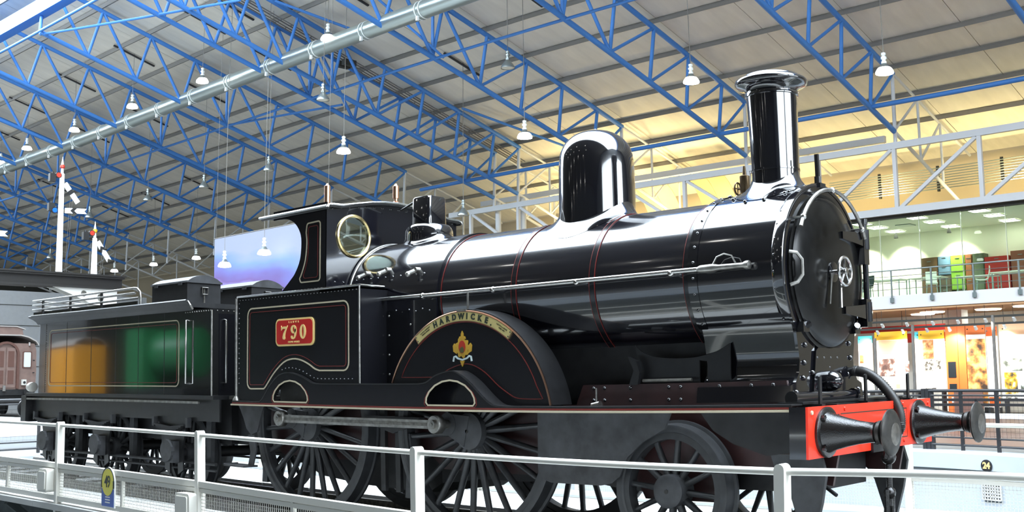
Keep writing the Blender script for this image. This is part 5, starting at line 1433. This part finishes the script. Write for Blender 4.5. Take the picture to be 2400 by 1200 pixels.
for s in (-1, 1):
    y = s * .75
    b = MB(); b.plate([(1.55, .86), (1.98, .86), (2.02, .72), (1.98, .50), (1.90, .22), (1.84, .12), (1.78, .12), (1.80, .30), (1.72, .55), (1.60, .72)], 'y', y - .02, y + .02); part('guard_iron', b, 'grimy_grey', None, 20)
b = MB(); b.cyl((1.88, -.55, .62), (2.02, -.60, .55), .015, n=8); part('drain_pipe', b, 'black_frame', None)
# rubbing plates, cylinders between frames
b = MB(); b.plate([(-.70, 1.195), (.72, 1.195), (.66, 1.06), (.44, .95), (.28, .82), (.20, .66), (.12, .60), (.0, .575), (-.55, .575), (-.64, .60), (-.70, .68)], 'y', -.915, -.895); part('axle_guard_plate', b, 'grimy_grey', None, 20)
b = MB(); b.plate([(1.0, 1.195), (1.925, 1.195), (1.925, .90), (1.6, .86), (1.3, .95), (1.12, 1.05)], 'y', -.915, -.895); part('front_guard_plate', b, 'black_frame', None, 20)
b = MB(); b.plate([(-5.24, 1.195), (-4.72, 1.195), (-4.80, 1.05), (-4.86, .90), (-4.98, .86), (-5.08, .93), (-5.14, 1.05)], 'y', -1.03, -1.01); part('rear_guard_plate', b, 'grimy_grey', None, 20)
b = MB(); b.plate([(-5.05, .86), (-4.92, .86), (-4.88, .70), (-4.96, .50), (-5.06, .48), (-5.0, .66)], 'y', -1.03, -1.01); b.box(-5.42, -5.0, -1.13, -.93, .485, .505); b.tube([(-5.42, -1.13, .505), (-5.42, -.93, .505)], .012, 6); part('footstep', b, 'grimy_grey', None, 20)
b = MB(); b.box(.8, 1.75, -.5, .5, .55, 1.2); part('cylinder_block', b, 'black_frame', None, 0)
b = MB(); b.plate([(-4.75, 1.2), (-4.75, .62), (-4.3, .42), (-3.6, .36), (-2.5, .34), (-2.3, .45), (-2.3, 1.2)], 'y', -.55, .55); part('ash_pan', b, 'black_frame', None, 0)
b = MB(); b.plate([(-2.2, 1.24), (-2.2, .62), (-1.9, .52), (-1.2, .52), (-.6, .58), (.0, .50), (.8, .50), (.8, 1.24)], 'y', -.52, .52); part('valve_motion', b, 'black_frame', None, 0)
# springs and brake gear between the driving wheels
for x in (-2.95, -2.72):
    b = MB(); b.box(x, x + .07, -.80, -.76, .35, 1.19); part('hanger', b, 'black_frame', None, 0)
b = MB(); b.plate([(-3.15, 1.12), (-2.3, 1.12), (-2.45, 1.02), (-2.72, .95), (-3.0, 1.02)], 'y', -.84, -.76); part('leaf_spring', b, 'black_frame', None, 0)
b = MB(); b.plate([(-2.60, .98), (-2.50, .95), (-2.45, .6), (-2.48, .3), (-2.58, .3), (-2.55, .6)], 'y', -.80, -.72); part('brake_block', b, 'grimy_grey', None, 20)
b = MB(); b.plate([(-5.12, .85), (-5.03, .82), (-4.98, .55), (-5.0, .3), (-5.1, .3), (-5.08, .55)], 'y', -.80, -.72); part('brake_block', b, 'grimy_grey', None, 20)
# wheels
def spoke_mesh(r0, r1, w0, w1, d0, d1, name):
    b = MB()
    vs_ = []
    for r, w, d in ((r0, w0, d0), ((r0 + r1) / 2, (w0 + w1) / 2 * .92, (d0 + d1) / 2), (r1 - .03, w1, d1), (r1, w1 * 1.6, d1)):
        for i in range(8):
            a = 2 * PI * i / 8
            vs_.append((w * math.cos(a), .07 + d * math.sin(a), r))
    b.add(vs_, [(j * 8 + i, j * 8 + (i + 1) % 8, j * 8 + 8 + (i + 1) % 8, j * 8 + 8 + i) for j in range(3) for i in range(8)])
    me = b.mesh(name); fix(me, 50); me.materials.append(MATS['wheel_paint']); return me
def wheel(name, R, nsp, hub, x, side, par=None, rot=0.0, crank=None):
    b = MB()
    prof = [(.135, R - .06), (.135, R - .035), (.138, R + .028), (.112, R + .028), (.105, R + .004), (.0, R - .004), (-.004, R - .012), (-.004, R - .06), (.012, R - .07), (.012, R - .125), (.12, R - .125), (.12, R - .06)]
    b.lathe(prof + [prof[0]], (0, 0), 'y', 72, caps=False)
    w = obj(name, b, 'wheel_paint', par or EN, 35)
    b = MB(); b.lathe([(-.05, hub * .45), (-.05, hub * .78), (-.03, hub), (.15, hub)], (0, 0), 'y', 32, caps=True); obj('hub', b, 'grimy_grey', w, 35)
    b = MB(); b.lathe([(-.055, .018), (-.049, .018)], (0, 0), 'y', 10); obj('centre_mark', b, 'deck_dark', w)
    me = spoke_mesh(hub * .9, R - .115, .036 * R ** .3, .028 * R ** .3, .042, .030, 'spoke')
    for i in range(nsp):
        s_ = bpy.data.objects.new('spoke', me); COL.objects.link(s_); s_.parent = w; s_.rotation_euler = (0, 2 * PI * i / nsp + rot, 0)
    if crank:
        b = MB(); c_ = Vector((crank[0], 0, crank[1])); nrm = Vector((-c_.z, 0, c_.x)).normalized()
        out = [(p[0], p[1]) for p in arc((0, 0), hub, 0, 360, 20)][:-1]
        b.plate([(c_.x + .11 * math.cos(2 * PI * i / 20), c_.z + .11 * math.sin(2 * PI * i / 20)) for i in range(20)], 'y', -.06, .05)
        b.plate([(nrm.x * hub * .85, nrm.z * hub * .85), (c_.x + nrm.x * .1, c_.z + nrm.z * .1), (c_.x - nrm.x * .1, c_.z - nrm.z * .1), (-nrm.x * hub * .85, -nrm.z * hub * .85)], 'y', -.055, .05)
        obj('crank', b, 'grimy_grey', w, 35)
    w.location = (x, side * .83, 0)
    if side > 0: w.rotation_euler = (0, 0, PI)
    return w
for s in (-1, 1):
    for x in (-1.616, -4.131):
        w = wheel('driving_wheel', 1.029, 22, .175, x, s, rot=.06, crank=(-.25, .065)); w.location.z = 1.029 - .028
    w = wheel('leading_wheel', .548, 12, .14, .644, s, rot=.1); w.location.z = .548
for x, z in ((-1.616, 1.0), (-4.131, 1.0), (.644, .548)):
    b = MB(); b.cyl((x, -.75, z), (x, .75, z), .085, n=16); part('axle', b, 'black_frame', None)
# coupling rod
for s in (-1, 1):
    y = s * 1.03
    xa, xb = -4.131 - .25, -1.616 - .25
    b = MB(); b.box(xa, xb, y - .022, y + .022, 1.065 - .042, 1.065 + .042); rod = part('coupling_rod', b, 'steel_dull', None, 0)
    b = MB(); b.box(xa + .1, xb - .1, y - s * .0 - .027, y + .027, 1.065 - .015, 1.065 + .015); part('rod_flute', b, 'steel_worn', rod, 0)
    for x in (xa, xb):
        b = MB(); b.lathe([(y - .045, .082), (y - .03, .09), (y + .03, .09), (y + .045, .082)], (x, 1.065), 'y', 28); b.lathe([(y - .07, .045), (y + .07, .045)], (x, 1.065), 'y', 20); b.lathe([(y - .078, .018), (y + .078, .018)], (x, 1.065), 'y', 10)
        b.cyl((x, y, 1.065), (x, s * .83, 1.065), .045, n=12); part('rod_bearing', b, 'steel_dull', rod, 35)
b = MB(); b.cyl((.0, -.96, 1.25), (.0, -.96, 1.40), .009, n=6); b.cyl((-.04, -.96, 1.25), (.04, -.96, 1.265), .03, n=10); part('oil_cup', b, 'steel_bright', None)
# injector and pipe lying on the frame beside the smokebox
b = MB(); b.plate([(.10, 1.42), (.19, 1.42), (.21, 1.52), (.18, 1.62), (.09, 1.66), (.15, 1.54)], 'y', -.64, -.60); part('boiler_bracket', b, 'black_satin', None, 20)
b = MB(); b.cyl((.22, -.60, 1.452), (.72, -.60, 1.452), .014, n=8); part('feed_pipe', b, 'steel_dull', None, 20)
# ================================================================== THE TENDER
TN = thing('tender', 'black coal tender with a slatted rail and two tool boxes behind the engine', 'tender', (-8.4, 0, 0))
def tp(name, mb, m, par=None, smooth=38, kind=None):
    mb.v = [(v[0] + 8.4, v[1], v[2]) for v in mb.v]
    return obj(name, mb, m, par if par is not None else TN, smooth, None, kind)
XF, XR, YT_ = -5.84, -10.92, 1.03
mat('tender_black', (0.010, 0.010, 0.010), 0.09, spec=1.0, coat=1.0, bump=0.02, bs=1.2)
b = MB()
# side sheets with rounded front and rear corners
outl = [(XF, -YT_ + .03)] + arc((XR + .08, -YT_ + .08), .08, 270, 180, 6) + arc((XR + .08, YT_ - .08), .08, 180, 90, 6) + [(XF, YT_ - .03)]
outl = [(XF, -YT_)] + outl[1:-1] + [(XF, YT_)]
b.plate(outl, 'z', 1.30, 2.36); body = tp('tank_body', b, 'tender_black', None, 30)
# flared coping
rows = []
for (o, z) in ((0, 2.355), (.02, 2.39), (.06, 2.43), (.10, 2.455), (.115, 2.475), (.10, 2.49), (.07, 2.485)):
    rows.append([(XF - .45, -YT_ - o, z)] + [(XR - o - .02, -YT_ - o, z), (XR - o - .02, YT_ + o, z)] + [(XF - .45, YT_ + o, z)])
n = 4
b = MB(); b.add([p for r_ in rows for p in r_], [(j * n + i, j * n + i + 1, j * n + n + i + 1, j * n + n + i) for j in range(6) for i in range(3)] + [tuple(j * n for j in range(7)), tuple(j * n + 3 for j in range(7))]); tp('coping', b, 'black_frame', body, 60)
b = MB(); b.tube([(XF - .42, -YT_ - .02, 2.37), (XF - .41, -YT_ - .06, 2.42), (XF - .43, -YT_ - .085, 2.465), (XR - .02, -YT_ - .105, 2.487)], .012, 6); tp('coping_edge', b, 'steel_dull', body)
b = MB(); b.box(XR, XF - .5, -YT_, YT_, 2.40, 2.46); tp('tank_top', b, 'black_frame', body, 0)
# lining
base = arc((-6.70, 2.17), .075, 0, 90, 5) + arc((-10.42, 2.17), .075, 90, 180, 5) + arc((-10.42, 1.485), .075, 180, 270, 5) + arc((-6.70, 1.485), .075, 270, 360, 5)
b = MB(); b.strip(base, .015, 'y', -YT_ - .0035, -YT_ + .001, True); tp('cream_line', b, 'cream_line', body, 20)
base = arc((-6.72, 2.155), .045, 0, 90, 5) + arc((-10.40, 2.155), .045, 90, 180, 5) + arc((-10.40, 1.50), .045, 180, 270, 5) + arc((-6.72, 1.50), .045, 270, 360, 5)
b = MB(); b.strip(base, .007, 'y', -YT_ - .003, -YT_ + .001, True); tp('red_line', b, 'red_line', body, 20)
# sheet joints and rivets
b = MB()
for x in (-10.62, -9.9, -9.1, -8.35, -7.7, -7.0): b.box(x - .006, x + .006, -YT_ - .0015, -YT_, 1.31, 2.35)
tp('sheet_joints', b, 'black_satin', body, 0, 'stuff')
b = MB()
for i in range(30): b.ball((-10.60, -YT_ - .001, 1.34 + .034 * i), .006, 6, 4)
for i in range(24): b.ball((XF - .02 - .055 * i if i < 12 else XF + .004, -YT_ - .001 if i < 12 else -.95 + .08 * (i - 12), 2.335), .008, 6, 4)
tp('rivet_rows', b, 'steel_dull', body, 60, 'stuff')
# coal rails
rl = None
for k, (z, xf) in enumerate(((2.725, -7.80), (2.655, -7.76), (2.585, -7.66))):
    b = MB()
    pts = [(xf, YT_ + .03, z), (XR - .22, YT_ + .03, z), (XR - .25, 0, z), (XR - .22, -YT_ - .03, z), (xf, -YT_ - .03, z)]
    b.tube([(xf, YT_ + .03, z), (XR - .15, YT_ + .03, z), (XR - .25, YT_ - .08, z), (XR - .25, -YT_ + .08, z), (XR - .15, -YT_ - .03, z), (xf, -YT_ - .03, z)], .016, 8)
    tp('coal_rail', b, 'steel_dull', None, 60)
for s in (-1, 1):
    b = MB(); b.tube([(-7.80, s * (YT_ + .03), 2.725), (-7.70, s * (YT_ + .03), 2.715), (-7.62, s * (YT_ + .03), 2.66), (-7.60, s * (YT_ + .03), 2.58), (-7.60, s * (YT_ + .03), 2.47)], .017, 8); tp('rail_end', b, 'steel_dull', None, 60)
    for x in (-10.7, -9.75, -8.75):
        b = MB(); b.box(x - .02, x + .02, s * (YT_ + .03) - .012, s * (YT_ + .03) + .012, 2.46, 2.73); tp('rail_stanchion', b, 'black_satin', None, 0)
b = MB(); b.box(XR - .18, -7.75, -YT_ - .005, -YT_ + .01, 2.47, 2.55); tp('fender_plate', b, 'black_satin', None, 0)
# tool boxes
def toolbox(y0, y1, x0, x1, nm):
    b = MB(); b.plate([(y0, 2.47), (y1, 2.47), (y1, 2.80), (y0, 2.80)], 'x', x0, x1); t_ = tp('tool_box', b, 'black_frame', None, 0)
    lid = [(y1 + .02, 2.79), (y1 + .015, 2.815)] + [(y1 - (y1 - y0) * i / 8, 2.815 + .085 * math.sin(PI * i / 8) ** .8) for i in range(9)] + [(y0 - .015, 2.815), (y0 - .02, 2.79)]
    b = MB(); b.plate(lid, 'x', x0 - .02, x1 + .02); l = tp('lid', b, 'grimy_grey', t_, 25)
    b = MB(); c_ = (y0 + y1) / 2; b.box(x1, x1 + .02, c_ - .05, c_ + .05, 2.72, 2.74); b.tube([(x1 + .03, c_ - .045, 2.73), (x1 + .03, c_ + .045, 2.73), (x1 + .03, c_ + .04, 2.64), (x1 + .03, c_ - .04, 2.64)], .010, 6, closed=True); b.box(x1, x1 + .012, c_ - .012, c_ + .012, 2.48, 2.74); tp('hasp', b, 'steel_worn', t_, 20)
    for x in (x0 + .15, x1 - .15):
        b = MB(); b.box(x - .05, x + .05, y0 - .03, y0 - .02, 2.76, 2.80); tp('hinge', b, 'grimy_grey', t_, 0)
toolbox(-.60, -.07, -8.12, -7.16, 'a')
toolbox(.45, .98, -8.10, -7.17, 'b')
# front end with handrails
b = MB(); b.box(XF - .30, XF + .004, -.93, .93, 1.30, 2.30); tp('front_sheet', b, 'black_lined', None, 0)
for x, y in ((-6.37, -YT_), (XF + .03, -.86)):
    b = MB()
    if x < -6:
        pts = [(x, y, 2.235), (x, y - .05, 2.235), (x, y - .05, 1.445), (x, y, 1.445)]
    else:
        pts = [(x - .03, y, 2.225), (x + .03, y, 2.225), (x + .03, y, 1.455), (x - .03, y, 1.455)]
    b.tube(pts, .013, 8); tp('grab_rail', b, 'steel_bright', None, 60)
b = MB(); b.cyl((XF, -YT_, 1.30), (XF, -YT_, 2.34), .012, n=8); tp('corner_beading', b, 'steel_dull', None)
b = MB(); b.box(-5.60, -5.25, -.93, .93, 1.26, 1.30); tp('fall_plate', b, 'steel_worn', None, 0)
b = MB(); b.box(-5.9, -5.3, -.6, .6, .7, 1.25); tp('drag_box', b, 'black_frame', None, 0)
# footplate and outside frames
b = MB(); b.box(-11.1, -5.66, -1.12, 1.12, 1.255, 1.30); tp('tender_footplate', b, 'black_satin', None, 0)
b = MB(); b.box(-11.05, -6.0, -1.125, -1.10, 1.20, 1.228); tp('frame_lip', b, 'steel_dull', None, 0)
AX = (-10.40, -8.74, -6.74)
for s in (-1, 1):
    out = [(-11.1, 1.255), (-11.1, .985)]
    for c_ in AX:
        out += [(c_ - .42, .985), (c_ - .30, .90), (c_ - .20, .62), (c_ - .23, .36), (c_ - .10, .30), (c_ - .10, .55), (c_ + .10, .55), (c_ + .10, .30), (c_ + .23, .36), (c_ + .20, .62), (c_ + .30, .90), (c_ + .42, .985)]
    out += [(-5.66, .985), (-5.66, 1.255)]
    y0, y1 = sorted((s * 1.03, s * 1.005))
    b = MB(); b.plate(out, 'y', y0, y1); fr = tp('outside_frame', b, 'grimy_grey' if s == 1 else 'black_satin', None, 20)
    for c_ in AX:
        b = MB(); b.box(c_ - .13, c_ + .13, min(s * 1.0, s * 1.12), max(s * 1.0, s * 1.12), .45, .72); b.plate(arc((c_, .60), .14, 0, 360, 16)[:-1], 'y', min(s * 1.1, s * 1.15), max(s * 1.1, s * 1.15)); tp('axle_box', b, 'grimy_grey', fr, 20)
        b = MB()
        for k in range(5):
            L = .38 - .06 * k
            b.plate([(c_ - L, .965 - .02 * k - .03), (c_, .905 - .02 * k), (c_ + L, .965 - .02 * k - .03), (c_ + L, .95 - .02 * k - .03), (c_, .885 - .02 * k), (c_ - L, .95 - .02 * k - .03)], 'y', min(s * 1.04, s * 1.12), max(s * 1.04, s * 1.12))
        tp('leaf_spring', b, 'black_frame', fr, 0)
        for d in (-.42, .42):
            b = MB(); b.box(c_ + d - .025, c_ + d + .025, min(s * 1.04, s * 1.1), max(s * 1.04, s * 1.1), .90, 1.02); tp('spring_hanger', b, 'grimy_grey', fr, 0)
            b = MB(); b.plate([(c_ + d * 1.35 - .06, 1.0), (c_ + d * 1.35 + .06, 1.0), (c_ + d * 1.3 + .05, .42), (c_ + d * 1.3 - .05, .42)], 'y', min(s * .86, s * .80), max(s * .86, s * .80)); tp('brake_hanger', b, 'grimy_grey', fr, 0)
    b = MB(); b.cyl((-10.9, s * .93, .44), (-5.9, s * .93, .46), .022, n=8); b.cyl((-10.9, s * .93, .36), (-5.9, s * .93, .38), .016, n=8); tp('brake_rod', b, 'grimy_grey', fr)
    for c_ in AX:
        w = wheel('tender_wheel', .56, 12, .13, c_ + 8.4, s, TN, .13); w.location.z = .56
    b = MB(); b.lathe([(-11.12, .16), (-11.22, .15), (-11.40, .09), (-11.55, .07), (-11.58, .165), (-11.62, .16)], (s * .8635, 1.05), 'x', 24); tp('tender_buffer', b, 'black_satin', None, 35)
b = MB(); b.box(-11.22, -11.05, -1.13, 1.13, .86, 1.26); tp('rear_beam', b, 'black_satin', None, 0)
for c_ in AX:
    b = MB(); b.cyl((c_, -1.0, .56), (c_, 1.0, .56), .07, n=12); tp('tender_axle', b, 'black_frame', None)
b = MB(); b.box(-10.9, -5.9, -.7, .7, .7, 1.25); tp('well_tank', b, 'black_frame', None, 0)
b = MB(); b.lathe([(-11.36, .03), (-11.34, .065), (-11.30, .075), (-11.22, .075)], (-.95, 1.39), 'x', 20); b.box(-11.3, -11.2, -1.02, -.88, 1.26, 1.30); tp('tail_lamp', b, 'rail_white', None)
# ================================================================== VEHICLES BEHIND THE VIEWER, MIRRORED IN THE TENDER SIDE
mat('van_ochre', '#e39a2c', 0.5); mat('engine_green', '#146b3a', 0.4)
def mirror_van(x0, x1, y, label):
    t = thing('goods_van', label, 'van', ((x0 + x1) / 2, y, -.05))
    w = (x1 - x0) / 2
    b = MB(); b.box(-w, w, -1.3, 1.3, .9, 3.3); obj('body', b, 'van_ochre', t, 0)
    b = MB(); b.sheet([(1.4, 3.28), (1.1, 3.5), (.5, 3.65), (-.5, 3.65), (-1.1, 3.5), (-1.4, 3.28)], 'x', -w - .1, w + .1, .05); obj('roof', b, 'carriage_roof', t, 30)
    b = MB(); b.box(-w, w, -1.1, 1.1, .6, .92); obj('underframe', b, 'black_frame', t, 0)
    for x in (-w * .6, w * .6):
        for s in (-.8, .8):
            b = MB(); b.lathe([(s - .06, .5), (s + .06, .5)], (x, .5), 'y', 20); obj('wheel', b, 'black_frame', t)
mirror_van(-51.8, -47.7, -15, 'ochre goods van behind the viewer, the far one')
mirror_van(-47.2, -45.5, -15, 'ochre goods van behind the viewer, the near one')
t = thing('green_engine', 'green engine behind the viewer', 'locomotive', (-32.0, -15, -.05))
b = MB(); b.lathe([(-1.8, .9), (2.6, .9), (2.7, .6)], (0, 2.6), 'x', 32); obj('boiler', b, 'engine_green', t)
b = MB(); b.box(-4.2, -1.8, -1.2, 1.2, 1.2, 3.6); obj('cab', b, 'engine_green', t, 0)
b = MB(); b.box(-4.2, 3.0, -1.25, 1.25, 1.0, 1.3); obj('running_plate', b, 'black_frame', t, 0)
for x in (-3, -1, 1, 2.4):
    for s in (-.8, .8):
        b = MB(); b.lathe([(s - .06, .7), (s + .06, .7)], (x, .7), 'y', 20); obj('wheel', b, 'black_frame', t)
